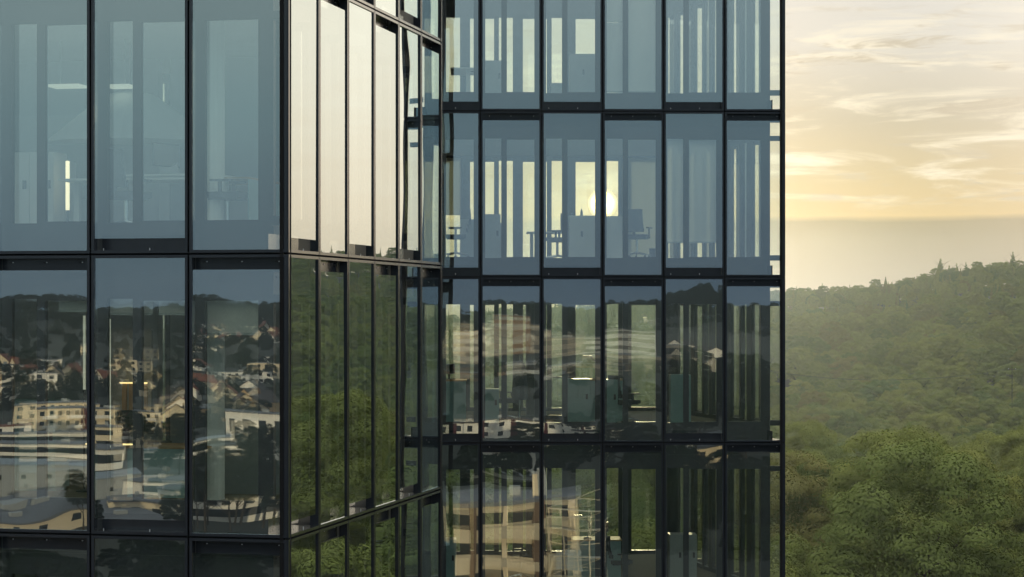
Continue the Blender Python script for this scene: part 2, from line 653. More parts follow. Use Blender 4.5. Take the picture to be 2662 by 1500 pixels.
def facade(root, O, rot, P, n, phase, single, tilt):
    """O: left end seen from outside (world xy relative to root); cells in `single` become parts of their own"""
    T = Vector((math.cos(rot), math.sin(rot), 0))
    fr, wl = MB(), MB()
    for k in KS:
        for i in range(n):
            typ = (i + phase) % 2
            kind = 'end' if i == n - 1 else 'start' if i == 0 else 'full'
            loc = Vector((O[0], O[1], Z0 + k * H)) + T * (P * i)
            X = Matrix.Translation(loc) @ Matrix.Rotation(rot, 4, 'Z')
            if i in single:
                f = link('facade_panel', cached(('facade_frame', P, typ), lambda mb: panel_frame(mb, P, typ), ['frame', 'void', 'bolt']), root, loc, rot)
                link('glass_pane', cached(('glass_pane', P, typ), lambda mb: panel_pane(mb, P, typ), ['glass_out', 'glass_in']), f,
                     rot=(rnd.gauss(0, tilt), 0, rnd.gauss(0, tilt)))
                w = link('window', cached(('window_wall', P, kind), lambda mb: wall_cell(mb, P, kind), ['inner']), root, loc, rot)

                def pn(mb):
                    for (a, b, c, d_) in wall_cell(MB(), P, kind):
                        mb.box(a, b, DL + .03, DL + .055, c, d_)
                link('pane', cached(('window_pane', P, kind), pn, ['win']), w)
            else:
                panel_frame(fr, P, typ, X)
                panel_pane(fr, P, typ, X, 3, 4)
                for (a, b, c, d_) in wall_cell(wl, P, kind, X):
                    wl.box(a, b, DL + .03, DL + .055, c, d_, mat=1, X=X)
    if fr.v:
        o = part('facade_panels', fr, ['frame', 'void', 'bolt', 'glass_out', 'glass_in'], root); o['kind'] = 'stuff'
        o = part('windows', wl, ['inner', 'win'], root); o['kind'] = 'stuff'


def tower(name, label, corner, rot, P, n, nd, phases, singles, tilt, skew=0.0):
    """corner: near right corner (world xy)"""
    T = Vector((math.cos(rot), math.sin(rot), 0))
    tk = math.tan(skew)
    I = Vector((-math.sin(rot), math.cos(rot), 0)) - T * tk      # the sides may lean away from square
    PS = P / math.cos(skew)
    SH = Matrix(((1, -tk, 0, 0), (0, 1, 0, 0), (0, 0, 1, 0), (0, 0, 0, 1)))
    root = thing(name, label, 'office tower', (corner[0], corner[1], 0))
    A0 = T * (-n * P)
    Wd, Dp = n * P, nd * P
    facade(root, A0, rot, P, n, phases[0], singles[0], tilt)
    facade(root, Vector((0, 0, 0)), rot + R(90) + skew, PS, nd, phases[1], singles[1], tilt)
    facade(root, I * Dp, rot + R(180), P, n, phases[2], singles[2], tilt)
    facade(root, I * Dp + A0, rot + R(270) + skew, PS, nd, phases[3], singles[3], tilt)
    e = DL + .092
    for k in list(KS) + [2]:
        mb = MB()
        mb.box(-Wd + e, -e, e, Dp - e, -.45, .345, mat=1, top=0, X=SH)
        if k < 2:
            part('floor_slab', mb, ['carpet', 'ceil'], root, (0, 0, Z0 + k * H), rot)
    # shaft below and block above the storeys in view
    zb = Z0 + KS[0] * H
    for nm, za, zc, cnt in (('lower_storeys', 0.0, zb - .02, None), ('upper_storeys', Z0 + 2 * H + .02, Z0 + 2 * H + 4.2, None)):
        mb = MB()
        mb.box(-Wd + .05, -.05, .05, Dp - .05, za, zc, mat=1, X=SH)
        z_ = zc if nm == 'lower_storeys' else za + H
        while z_ > za + .3:
            mb.box(-Wd, 0, 0, Dp, z_ - .12, z_, mat=0, X=SH)
            for q in range(n + 1):
                mb.box(-q * P - .04, -q * P + .04, -.005, .06, max(za, z_ - H), z_ - .125, mat=0, X=SH)
                mb.box(-q * P - .04, -q * P + .04, Dp - .06, Dp + .005, max(za, z_ - H), z_ - .125, mat=0, X=SH)
            for q in range(nd + 1):
                mb.box(-.06, .005, q * P - .04, q * P + .04, max(za, z_ - H), z_ - .125, mat=0, X=SH)
                mb.box(-Wd - .005, -Wd + .06, q * P - .04, q * P + .04, max(za, z_ - H), z_ - .125, mat=0, X=SH)
            z_ -= H
        part(nm, mb, ['frame', 'pane'], root, (0, 0, 0), rot)
    # slim rails that tie the glass skin to the window wall at the corners
    for k in KS:
        for (f0, f1) in ((.100, .133), (.825, .856)):
            mb = MB()
            mb.box(-DL + .01, -.055, .16, .20, f0 * H, f1 * H, X=SH)
            for q in range(1, nd):
                mb.box(-DL + .005, -.125, q * P - .03, q * P + .03, f0 * H, f1 * H, X=SH)
            part('corner_rail', mb, ['inner'], root, (0, 0, Z0 + k * H), rot)
    return root


TH = R(-12.22)
ZC = 28.16
A_C = (at(749.8 / D2P, ZC), ZC)
PA = 1.35
towerA = tower('office_tower', 'near dark glass office tower filling the left of the photo, its corner towards the camera', A_C, TH, PA, 10, 6,
               (1, 1, 0, 0), ({6, 7, 8, 9}, set(range(6)), set(range(6)), set()), .0011)
TB = R(1.13)
B_C = (6.03, 48.62)
PB = 1.345
towerB = tower('office_tower', 'farther dark glass office tower seen face on, with the low sun shining through it', B_C, TB, PB, 10, 6,
               (1, 1, 1, 0), ({3, 4, 5, 6, 7, 8, 9}, set(range(6)), set(range(8)), set()), .0011, R(12))
TA_T = Vector((math.cos(TH), math.sin(TH), 0)); TA_I = Vector((-math.sin(TH), math.cos(TH), 0))
TB_T = Vector((math.cos(TB), math.sin(TB), 0)); TB_I = Vector((-math.sin(TB), math.cos(TB), 0))
A_V = Vector((A_C[0], A_C[1], 0)); B_V = Vector((B_C[0], B_C[1], 0))


def inA(u, v, z=0):   # u metres left of the corner, v metres behind the glass
    q = A_V - TA_T * u + TA_I * v
    return (q.x, q.y, z)


def inB(u, v, z=0):
    q = B_V - TB_T * u + TB_I * v
    return (q.x, q.y, z)


def fl(k):
    return Z0 + k * H + .346


def b_u(px, v):
    """u inside tower B of picture column px at depth v behind the glass"""
    # solve for the point on the line depth=v seen in column px
    s = (px * D2P - 1331) / F
    # B - T u + I v ; x = s*y
    bx, by = B_V.x + TB_I.x * v, B_V.y + TB_I.y * v
    return (bx - s * by) / (TB_T.x - s * TB_T.y)


def a_u(px, v):
    s = (px * D2P - 1331) / F
    bx, by = A_V.x + TA_I.x * v, A_V.y + TA_I.y * v
    return (bx - s * by) / (TA_T.x - s * TA_T.y)


# ------------------------------------------------------------------ inside the towers
def chair_proto():
    t_ = thing('office_chair', 'x', 'office chair')
    b = MB().box(-.25, .25, -.24, .24, .45, .53)
    b.box(-.21, .21, -.20, .20, .425, .449)
    part('seat', b, 'fabric', t_)
    b = MB()
    for k in range(6):                      # curved back
        z = .58 + k * .085
        y = .235 + .035 * math.sin(k / 5 * 3.1) + .012 * k
        b.box(-.235 + .004 * k, .235 - .004 * k, y, y + .045, z, z + .0851)
    b.box(-.03, .03, .22, .26, .46, .63)
    part('backrest', b, 'fabric', t_)
    for s_ in (-1, 1):
        b = MB().box(s_ * .29 - .035, s_ * .29 + .035, -.16, .14, .665, .695)
        b.box(s_ * .29 - .015, s_ * .29 + .015, -.02, .03, .48, .665)
        b.box(min(s_ * .20, s_ * .29), max(s_ * .20, s_ * .29), -.02, .03, .46, .485)
        part('armrest', b, 'black', t_)
    part('column', MB().tube((0, 0, .10), (0, 0, .425), .03), 'chrome', t_)
    b = MB()
    for k in range(5):
        w = k * 2 * math.pi / 5
        b.tube((0, 0, .12), (.30 * math.cos(w), .30 * math.sin(w), .075), .028, .016, 6)
    bs = part('star_base', b, 'chrome', t_)
    for k in range(5):
        w = k * 2 * math.pi / 5
        part('castor', MB().tube((.30 * math.cos(w) - .02, .30 * math.sin(w), .03), (.30 * math.cos(w) + .02, .30 * math.sin(w), .03), .03, n=10), 'black', bs)
    return t_


CH = chair_proto()
CH_T = tree_of(CH)
_first = [True]


def chair(loc, rz, label):
    if _first[0]:
        _first[0] = False
        CH.location = loc; CH.rotation_euler = (0, 0, rz); CH['label'] = label; CH['group'] = 'office chairs behind the glass'
        return CH
    return copy_tree(CH, loc, rz, label, 'office chairs behind the glass', ch=CH_T)


def desk(loc, rz, w, label, d_=.8, h=.74, panel=False):
    t_ = thing('desk', label, 'desk', loc, rz, 'desks behind the glass')
    part('desk_top', MB().box(-w / 2, w / 2, -d_ / 2, d_ / 2, h - .03, h), 'wood' if panel else 'white', t_)
    for s_ in (-1, 1):
        b = MB().box(s_ * (w / 2 - .12) - .04, s_ * (w / 2 - .12) + .04, -.05, .05, .03, h - .03)
        b.box(s_ * (w / 2 - .12) - .035, s_ * (w / 2 - .12) + .035, -d_ / 2 + .04, d_ / 2 - .04, 0, .03)
        part('leg', b, 'white', t_)
    if panel:
        part('modesty_panel', MB().box(-w / 2 + .02, w / 2 - .02, -d_ / 2 + .01, -d_ / 2 + .03, .05, h - .031), 'teal', t_)
    return t_


def cabinet(loc, rz, w, d_, h, label, mat='white', doors=2):
    t_ = thing('cabinet', label, 'cabinet', loc, rz, 'cabinets behind the glass')
    part('body', MB().box(-w / 2, w / 2, -d_ / 2, d_ / 2, .04, h).box(-w / 2 + .03, w / 2 - .03, -d_ / 2 + .03, d_ / 2 - .03, 0, .04), mat, t_)
    for k in range(doors):
        x0, x1 = -w / 2 + w / doors * k + .006, -w / 2 + w / doors * (k + 1) - .006
        dr = part('door', MB().box(x0, x1, -d_ / 2 - .02, -d_ / 2 - .001, .06, h - .02), mat, t_)
        part('handle', MB().box(x1 - .09, x1 - .04, -d_ / 2 - .04, -d_ / 2 - .0205, h * .55, h * .55 + .12), 'black', dr)
    return t_


def monitor(loc, rz, label, w=.56):
    t_ = thing('monitor', label, 'monitor', loc, rz)
    part('foot', MB().box(-.12, .12, -.09, .09, 0, .015), 'black', t_)
    part('stem', MB().box(-.025, .025, -.012, .012, .015, .30), 'black', t_)
    h = part('housing', MB().box(-w / 2, w / 2, -.04, -.013, .12, .12 + w * .58), 'black', t_)
    part('screen', MB().box(-w / 2 + .012, w / 2 - .012, -.0425, -.0402, .135, .105 + w * .58), 'screen', h)
    return t_


def laptop(loc, rz, label):
    t_ = thing('laptop', label, 'laptop', loc, rz)
    part('keyboard_base', MB().box(-.17, .17, -.12, .12, 0, .018), 'grey', t_)
    X = Matrix.Translation((0, .12, .018)) @ Matrix.Rotation(R(-20), 4, 'X')
    part('lid', MB().box(-.17, .17, 0, .008, 0, .235, X=X), 'grey', t_)
    return t_


def desk_lamp(loc, rz, label):
    t_ = thing('desk_lamp', label, 'desk lamp', loc, rz)
    part('foot', MB().lathe([(.09, 0), (.09, .015), (.02, .03)], 12), 'black', t_)
    part('arm', MB().tube((0, 0, .02), (.06, 0, .34), .009, n=6).tube((.06, 0, .34), (-.16, 0, .52), .009, n=6), 'black', t_)
    part('lamp_head', MB().box(-.30, -.12, -.035, .035, .505, .53), 'black', t_)
    return t_


def trunk_column(root, loc, r, k, name='column', mat='white'):
    return part(name, MB().lathe([(r, 0), (r, H - .80)], 20), mat, root, (loc[0] - root.location.x, loc[1] - root.location.y, fl(k)))


def wallpart(root, name, p, rz, x0, x1, y0, y1, k, z0=0.0, z1=H - .80, mat='room'):
    b = MB().box(x0, x1, y0, y1, fl(k) + z0, fl(k) + z1)
    return part(name, b, mat, root, (p[0] - root.location.x, p[1] - root.location.y, 0), rz)


# near tower: core wall that closes the rooms to the back, with a few slits of daylight
ru = a_u
for k in KS:
    wallpart(towerA, 'core_wall', inA(0, 5.6), TH, -12.9, -8.1, 0, .2, k, mat='room')
    wallpart(towerA, 'core_wall', inA(0, 5.6), TH, -7.95, -3.95, 0, .2, k, mat='room')
    wallpart(towerA, 'core_wall', inA(0, 5.6), TH, -3.75, -.45, 0, .2, k, mat='room')
    if k in (0, -1):
        trunk_column(towerA, inA(ru(534, 1.6), 1.6), .17, k)
# linear light, ceiling fins, whiteboard and sign lamps in the near tower
k = 0
L = thing('shelf_unit', 'pale tall shelf block standing behind the middle pane of the near tower', 'shelf', inA(ru(190, 3.6), 3.6, fl(0)), TH)
part('body', MB().box(-.45, .55, -.2, .2, 0, 1.55), 'white', L)
part('side_board', MB().box(.56, 1.4, -.22, .2, 0, 1.58), 'room', L)
cabinet(inA(ru(62, 2.2), 2.2, fl(0)), TH, 1.1, .45, 1.15, 'low white locker pair at the far left of the near tower', doors=3)
cabinet(inA(ru(118, 2.5), 2.5, fl(0)), TH, .7, .45, 1.05, 'narrow white locker right of the low locker pair', doors=2)
wb = thing('whiteboard', 'large pale whiteboard standing behind the white lockers', 'whiteboard', inA(ru(98, 3.2), 3.2, fl(0)), TH)
part('board', MB().box(-.75, .75, -.02, .02, .55, 1.75), 'room', wb)
part('board_frame', MB().box(-.77, -.751, -.03, .03, 0, 1.77).box(.751, .77, -.03, .03, 0, 1.77).box(-.75, .75, -.03, .03, 1.751, 1.77), 'grey', wb)
dk = desk(inA(ru(345, 1.9), 1.9, fl(0)), TH, 2.0, 'white desk on post legs behind the middle panes of the near tower')
desk(inA(ru(440, 2.4), 2.4, fl(0)), TH, 1.5, 'second white desk reaching behind the mullion, laptop on top', h=.82)
chair(inA(ru(318, 1.2), 1.2, fl(0)), TH + R(160), 'dark office chair pulled up to the white desk in the near tower')
laptop(inA(ru(442, 2.3), 2.3, fl(0) + .82), TH + R(60), 'open grey laptop on the second white desk of the near tower')
monitor(inA(ru(414, 2.35), 2.35, fl(0) + .82), TH + R(70), 'dark monitor seen edge on beside the open laptop')
chair(inA(ru(572, 1.6), 1.6, fl(0)), TH + R(90), 'dark office chair beside the white column in the corner room')
desk(inA(ru(600, 2.3), 2.3, fl(0)), TH + R(90), 1.4, 'pale desk with a full front behind the corner pane', panel=True)
lm = thing('ceiling_lamp', 'two pale slanted light beams under the ceiling of the near tower', 'ceiling lamp', inA(ru(215, 3.0), 3.0, fl(0) + 1.52), TH)
part('lamp_bar', MB().box(-.45, .02, -.30, .02, .62, .66), 'lampwhite', lm)
part('lamp_bar', MB().box(.42, .78, -.30, .02, .60, .64), 'lampwhite', lm)
part('hanger', MB().box(-.01, .01, -.01, .01, .661, 1.32).box(-.4, -.38, -.01, .01, .661, 1.32).box(.6, .62, -.01, .01, .641, 1.32), 'grey', lm)
sh = thing('pendant_shade', 'wide white cone shade hanging over the desks in the near tower', 'pendant lamp', inA(ru(330, 3.4), 3.4, fl(0) + 1.35), TH)
part('lamp_shade', MB().lathe([(1.25, 0), (.75, .42), (.35, .72), (.05, .80)], 24), 'white', sh)
part('cord', MB().tube((0, 0, .79), (0, 0, 1.49), .012, n=6), 'black', sh)
for (px_, v_, za_, zb_, hw_, lb_) in ((170, 2.0, .33, 1.02, .022, 'thin warm upright lamp glowing beside the left mullion in the top row'), (557, 2.4, 1.60, 1.84, .035, 'short warm wall lamp high beside the white column in the top row')):
    wl_ = thing('upright_lamp', lb_, 'lamp', inA(ru(px_, v_), v_, fl(0)), TH)  # glowing bars added in place of sky seen through far window slits
    part('light_tube', MB().box(-hw_, hw_, -.02, .02, za_, zb_), 'lampwarm', wl_)
    part('stand', MB().box(-.012, .012, -.012, .012, .025, za_ - .001).box(-.10, .10, -.10, .10, 0, .024), 'black', wl_)
# third row of the near tower: a lit room deep inside
wallpart(towerA, 'lit_partition', inA(ru(318, 3.0), 3.0), TH, -.30, .38, 0, .06, -1, .95, 2.3, 'room')
sl = thing('linear_lamp', 'rack of upright warm light strips glowing in the third row of the near tower', 'linear lamp', inA(ru(336, 2.8), 2.8, fl(-1) + 1.0), TH)
for q in range(4):
    part('light_strip', MB().box(-.17 + q * .105, -.105 + q * .105, -.02, .02, .05, .52), 'wood', sl)
part('strip_frame', MB().box(-.20, .20, -.03, .03, .525, .545).box(-.20, .20, -.03, .03, .02, .045), 'lampglow', sl)
pl_ = bpy.data.lights.new('rack_light', 'POINT')
pl_.energy = 3  # added fill light that brightens the partition behind the rack
pl_.color = (1.0, .62, .30)
pl_.shadow_soft_size = .15
po_ = link('rack_light', pl_, sl, (0, -.75, .55))
fl_ = thing('floor_lamp', 'thin pale green upright light strip left of the warm light rack', 'floor lamp', inA(ru(276, 2.6), 2.6, fl(-1)), TH)
part('light_tube', MB().box(-.012, .012, -.012, .012, .62, 2.45), 'lampwhite', fl_)
part('foot', MB().lathe([(.12, 0), (.12, .02), (.015, .04), (.015, .62)], 10), 'black', fl_)
fl_ = thing('floor_lamp', 'short pale green upright light strip beside the left mullion in the third row', 'floor lamp', inA(ru(212, 2.4), 2.4, fl(-1)), TH)
part('light_tube', MB().box(-.014, .014, -.014, .014, 1.45, 2.5), 'lampwhite', fl_)
part('foot', MB().lathe([(.12, 0), (.12, .02), (.015, .04), (.015, 1.45)], 10), 'black', fl_)
sp_ = thing('desk', 'dark desk edged by a warm light strip in the near tower', 'desk', inA(ru(325, 2.2), 2.2, fl(-1)), TH, 'desks behind the glass')
part('desk_top', MB().box(-.5, .5, -.35, .35, .70, .73), 'black', sp_)
part('light_strip', MB().box(-.5, -.16, -.362, -.351, .705, .725).box(.05, .30, -.362, -.351, .705, .725), 'lampglow', sp_)
for s_ in (-1, 1):
    part('leg', MB().box(s_ * .44 - .03, s_ * .44 + .03, -.3, .3, 0, .699), 'black', sp_)
monitor(inA(ru(345, 2.2), 2.2, fl(-1) + .73), TH, 'small black monitor on the light edged desk')
wallpart(towerA, 'screen_wall', inA(ru(600, 2.5), 2.5), TH, -.55, .62, 0, .05, -1, 0, 2.2, 'grey')
desk(inA(ru(440, 1.5), 1.5, fl(-1)), TH, 1.1, 'desk with a dotted metal front behind the middle pane of the third row', panel=True)
cabinet(inA(ru(60, 2.6), 2.6, fl(-1)), TH, 1.2, .45, 1.3, 'dark teal cabinet at the far left of the third row', 'teal')
gs = thing('exit_sign', 'small glowing green sign inside the side of the near tower', 'sign', inA(.75, 6.35, fl(-1) + 1.45), TH + R(90))
part('lit_face', MB().box(-.16, .16, -.03, -.02, -.09, .09), 'green_lamp', gs)
part('case', MB().box(-.17, .17, -.0195, .03, -.10, .10), 'white', gs)
part('hanger', MB().box(-.01, .01, 0, .02, .10, 1.40), 'grey', gs)

inT_A, inT_B, TAr, TBr = inA, inB, TH, TB
# farther tower
bu = b_u
for k in KS:
    wallpart(towerB, 'end_wall', inB(9.6, 4.0), TB, -.1, .1, -3.4, 3.4, k)
    if k >= 0:
        trunk_column(towerB, inB(bu(1866, 2.6), 2.6), .13, k)
    else:
        for (px, v, r_) in ((1340, 5.6, .17), (1690, 5.4, .17)):
            trunk_column(towerB, inB(bu(px, v), v), r_, k, mat='inner')


def blind(root, px0, px1, k, z0, z1):
    bu, inB, TB = (b_u, inT_B, TBr) if root == towerB else (a_u, inT_A, TAr)
    b = MB().box(0, bu(px0, .42) - bu(px1, .42), 0, .006, Z0 + k * H + z0, Z0 + k * H + z1)
    q = inB(bu(px0, .42), .42)
    r_ = part('roller_blind', b, 'blind', root, (q[0] - root.location.x, q[1] - root.location.y, 0), TB)
    w_ = bu(px0, .42) - bu(px1, .42)
    part('hem_bar', MB().box(0, w_, -.006, .012, Z0 + k * H + z0 - .03, Z0 + k * H + z0 - .001), 'grey', r_)


blind(towerB, 1676, 1723, 0, .118 * H + .36, .85 * H)
blind(towerB, 1734, 1808, 0, .118 * H + .36, .85 * H)
blind(towerB, 1521, 1570, 1, .56 * H, .70 * H)
blind(towerB, 1521, 1570, 1, .12 * H + .05, .55 * H)
blind(towerB, 1578, 1652, 1, .12 * H + .05, .70 * H)


blind(towerA, 508, 668, -1, .835 * H - .42, .86 * H)
blind(towerA, 268, 384, -1, .835 * H - .16, .86 * H)
blind(towerA, 400, 470, -1, .835 * H - .16, .86 * H)
blind(towerA, 148, 226, -1, .835 * H - .12, .86 * H)


def far_blind(px0, px1, k, z0, z1):
    v = 6 * PB - .44
    b = MB().box(0, bu(px0, v) - bu(px1, v), 0, .006, Z0 + k * H + z0, Z0 + k * H + z1)
    q = inB(bu(px0, v), v)
    part('roller_blind', b, 'blind', towerB, (q[0] - towerB.location.x, q[1] - towerB.location.y, 0), TB)


far_blind(1573, 1650, 0, .1 * H, .86 * H)
far_blind(1112, 1160, 0, .46 * H, .86 * H)
for px0, px1 in ((1576, 1660), (1508, 1572)):
    far_blind(px0, px1, 1, .1 * H, .8 * H)

G0, G1, Gm, Gn = fl(0), fl(1), fl(-1), fl(-2)
# second row
chair(inB(bu(1146, 1.4), 1.4, G0 + .10), TB + R(-90), 'dark office chair at the left edge of the sunlit row of the farther tower')
cabinet(inB(bu(1186, 1.6), 1.6, G0), TB, .5, .45, .98, 'pale blue cabinet beside the leftmost chair of the sunlit row', 'grey', 1)
cabinet(inB(bu(1239, 1.7), 1.7, G0), TB, .36, .40, 1.10, 'taller grey cabinet in the second bay of the sunlit row', 'grey', 1)
cabinet(inB(bu(1253, 2.3), 2.3, G0), TB, .34, .40, .92, 'lower grey cabinet against the taller one in the second bay', 'room', 1)
chair(inB(bu(1402, 1.9), 1.9, G0 + .05), TB + R(-100), 'dark office chair under the left sun spot')
monitor(inB(bu(1412, 2.0), 2.0, G0 + .72), TB + R(80), 'monitor seen edge on left of the sun', .5)
cabinet(inB(bu(1470, 1.5), 1.5, G0), TB, .72, .5, 1.06, 'wide white counter directly under the sun, left half', 'white', 2)
cabinet(inB(bu(1545, 1.5), 1.5, G0), TB, .60, .5, 1.05, 'wide white counter directly under the sun, right half', 'white', 1)
bt = thing('bottle', 'small slim bottle standing on the white counter under the sun', 'bottle', inB(bu(1463, 1.5), 1.5, G0 + 1.06), 0)
part('glass_body', MB().lathe([(.028, 0), (.03, .02), (.03, .10), (.012, .14)], 10), 'grey', bt)
part('cap', MB().lathe([(.013, .14), (.013, .16)], 8), 'black', bt)
desk(inB(bu(1400, 2.9), 2.9, G0), TB, 1.4, 'pale desk behind the chair under the left sun spot')
chair(inB(bu(1602, 1.3), 1.3, G0 + .10), TB + R(160), 'dark office chair with its back to the right of the sun')
pb = thing('waste_bin', 'small dark waste bin right of the chair beside the sun', 'bin', inB(bu(1648, 1.9), 1.9, G0), 0)
part('bucket', MB().lathe([(.11, 0), (.14, .32), (.13, .32), (.10, .02)], 14), 'black', pb)
part('bin_rim', MB().lathe([(.142, .322), (.145, .335), (.13, .335)], 14), 'grey', pb)
# top row
cabinet(inB(bu(1240, 1.6), 1.6, G1), TB, .42, .45, .92, 'grey cabinet in the second bay of the top row', 'grey', 1)
cabinet(inB(bu(1474, 1.5), 1.5, G1), TB, .75, .5, 1.06, 'wide grey counter in the third bay of the top row', 'grey', 2)
monitor(inB(bu(1194, 1.7), 1.7, G1 + .70), TB + R(85), 'monitor seen edge on in the first bay of the top row', .45)
desk(inB(bu(1178, 1.9), 1.9, G1), TB + R(90), 1.4, 'pale desk in the first bay of the top row')
bx = thing('storage_box', 'low grey box on the floor of the third bay of the top row', 'box', inB(bu(1402, 1.2), 1.2, G1), TB)
part('box_body', MB().box(-.13, .13, -.15, .15, 0, .34), 'grey', bx)
part('box_lid', MB().box(-.14, .14, -.16, .16, .341, .38), 'grey', bx)
chair(inB(bu(1592, 1.3), 1.3, G1), TB + R(180), 'dark office chair behind the blind in the fourth bay of the top row, left one')
chair(inB(bu(1634, 1.3), 1.3, G1), TB + R(180), 'dark office chair behind the blind in the fourth bay of the top row, right one')
# third row
desk(inB(bu(1496, 2.0), 2.0, Gm), TB, 1.35, 'teal fronted desk with a sunlit top edge', panel=True, h=1.0)
cabinet(inB(bu(1455, 1.5), 1.5, Gm), TB, .5, .45, 1.02, 'teal cabinet left of the sunlit desk in the third row', 'teal', 1)
cabinet(inB(bu(1536, 1.5), 1.5, Gm), TB, .30, .45, 1.00, 'narrow teal cabinet right of the sunlit desk in the third row', 'teal', 1)
desk_lamp(inB(bu(1500, 2.0), 2.0, Gm + 1.0), TB, 'thin black desk lamp on the sunlit desk of the third row')
chair(inB(bu(1574, 1.7), 1.7, Gm), TB + R(120), 'black office chair with a bright star base right of the sunlit desk')
chair(inB(bu(1276, 2.6), 2.6, Gm), TB + R(-60), 'black office chair in the second bay of the third row')
cr = thing('coat_rack', 'dark coat hanging on a rack in the second bay of the third row', 'coat rack', inB(bu(1308, 2.0), 2.0, Gm), TB)
part('pole', MB().tube((0, 0, 0), (0, 0, 1.55), .02), 'chrome', cr)
part('coat', MB().lathe([(.16, .52), (.19, .60), (.17, .95), (.15, 1.2), (.10, 1.36), (.03, 1.42)], 12), 'fabric', cr)
part('foot', MB().lathe([(.18, 0), (.18, .02), (.03, .04)], 12), 'chrome', cr)
cabinet(inB(bu(1710, 1.3), 1.3, Gm), TB, .46, .45, 1.12, 'tall teal cabinet in the fifth bay of the third row', 'teal', 1)
cabinet(inB(bu(1236, 1.3), 1.3, Gm), TB, .34, .40, .80, 'low teal cabinet at the left of the second bay of the third row', 'teal', 1)
gp = thing('glass_screen', 'clear standing screen with dark rails in the second and third bays of the third row', 'screen', inB(bu(1372, 3.4), 3.4, Gm), TB)
part('rail', MB().box(-.62, .62, -.02, .02, .98, 1.01).box(-.62, .62, -.03, .03, 0, .10), 'black', gp)
part('screen_sheet', MB().box(-.60, .60, -.006, .006, .101, .979), 'glass_in', gp)
part('post', MB().box(.621, .65, -.02, .02, 0, 1.3), 'black', gp)
part('post', MB().box(-.65, -.621, -.02, .02, 0, 1.01), 'black', gp)
desk(inB(bu(1130, 1.6), 1.6, Gm), TB, .8, 'teal desk with a lit edge at the left end of the third row', panel=True, h=1.0)
monitor(inB(bu(1130, 1.7), 1.7, Gm + 1.0), TB + R(60), 'black monitor on the teal desk at the left end of the third row', .4)
# fourth row
desk(inB(bu(1490, 2.0), 2.0, Gn), TB, 1.3, 'teal fronted desk with lamps in the bottom row of the farther tower', panel=True, h=1.0)
desk_lamp(inB(bu(1478, 2.0), 2.0, Gn + 1.0), TB, 'thin black lamp on the desk of the bottom row')
monitor(inB(bu(1520, 2.05), 2.05, Gn + 1.0), TB + R(70), 'monitor seen edge on beside the lamp of the bottom row', .4)
chair(inB(bu(1556, 1.8), 1.8, Gn), TB + R(110), 'black office chair right of the desk in the bottom row')
chair(inB(bu(1310, 2.4), 2.4, Gn), TB + R(-90), 'black office chair in the second bay of the bottom row')
cabinet(inB(bu(1716, 1.5), 1.5, Gn), TB, .62, .5, 1.15, 'pale pedestal cabinet in the fifth bay of the bottom row', 'grey', 2)
cabinet(inB(bu(1120, 1.5), 1.5, Gn), TB, .5, .5, 1.05, 'dark teal cabinet at the left end of the bottom row', 'teal', 1)

# ------------------------------------------------------------------ trees
def leaf_mesh(name, rs_, lobes, n, size, up=.25):
    """crown: n small leaf clumps spread over and inside the lobes"""
    lob = np.array(lobes)
    w = (lob[:, 3] * lob[:, 4]) ** 1.0
    w[0] *= .25
    idx = rs_.choice(len(lob), n, p=w / w.sum())
    L_ = lob[idx]
    dirs = rs_.normal(size=(n, 3))
    dirs[:, 2] = np.where(dirs[:, 2] < -.25 * np.abs(dirs[:, 0]), -dirs[:, 2] * .6, dirs[:, 2])
    dirs /= np.linalg.norm(dirs, axis=1)[:, None]
    rad = np.where(rs_.rand(n) < .86, rs_.uniform(.84, 1.08, n), rs_.uniform(.35, .9, n))
    pos = L_[:, :3] + dirs * rad[:, None] * np.stack([L_[:, 3], L_[:, 3], L_[:, 4]], 1)
    nor = dirs + rs_.normal(scale=.15, size=(n, 3)) + np.array([0, 0, up])
    nor /= np.linalg.norm(nor, axis=1)[:, None]
    ax = np.cross(nor, rs_.normal(size=(n, 3)))
    ax /= np.linalg.norm(ax, axis=1)[:, None]
    ay = np.cross(nor, ax)
    sz = size * rs_.uniform(.6, 1.35, n)[:, None]
    a, b = ax * sz, ay * sz * .85
    v = np.empty((n, 4, 3))
    v[:, 0] = pos - a
    v[:, 1] = pos - b * .9 + a * .1
    v[:, 2] = pos + a
    v[:, 3] = pos + b * .9 - a * .1
    me = bpy.data.meshes.new(name)
    me.vertices.add(n * 4)
    me.loops.add(n * 4)
    me.polygons.add(n)
    me.vertices.foreach_set('co', v.reshape(-1))
    me.loops.foreach_set('vertex_index', np.arange(n * 4))
    me.polygons.foreach_set('loop_start', np.arange(n) * 4)
    me.update(calc_edges=True)
    me.materials.append(M['leaf'])
    return me


def deciduous(seed, h, r, n, size, nl=46):
    q = np.random.RandomState(seed)
    zc = h * .62
    rz = h * .38
    lobes = [(0, 0, zc, r * .80, rz * .80)]
    sx, sy = q.uniform(-.12, .12, 2)
    for i in range(nl):
        u = 1 - 1.35 * (i + .5) / nl + q.uniform(-.05, .05)
        u = max(-.4, min(1, u))
        ph = 2.399963 * i + q.uniform(-.5, .5)
        s_ = math.sqrt(max(0, 1 - u * u))
        k = q.uniform(.78, 1.06)
        lr = r * q.uniform(.17, .31)
        lobes.append((k * r * s_ * math.cos(ph) + sx * r * (u + .4), k * r * s_ * math.sin(ph) + sy * r * (u + .4), zc + k * rz * u * (1 if u > 0 else .8), lr, lr * q.uniform(.7, .95)))
    return leaf_mesh('crown', q, lobes, n, size)


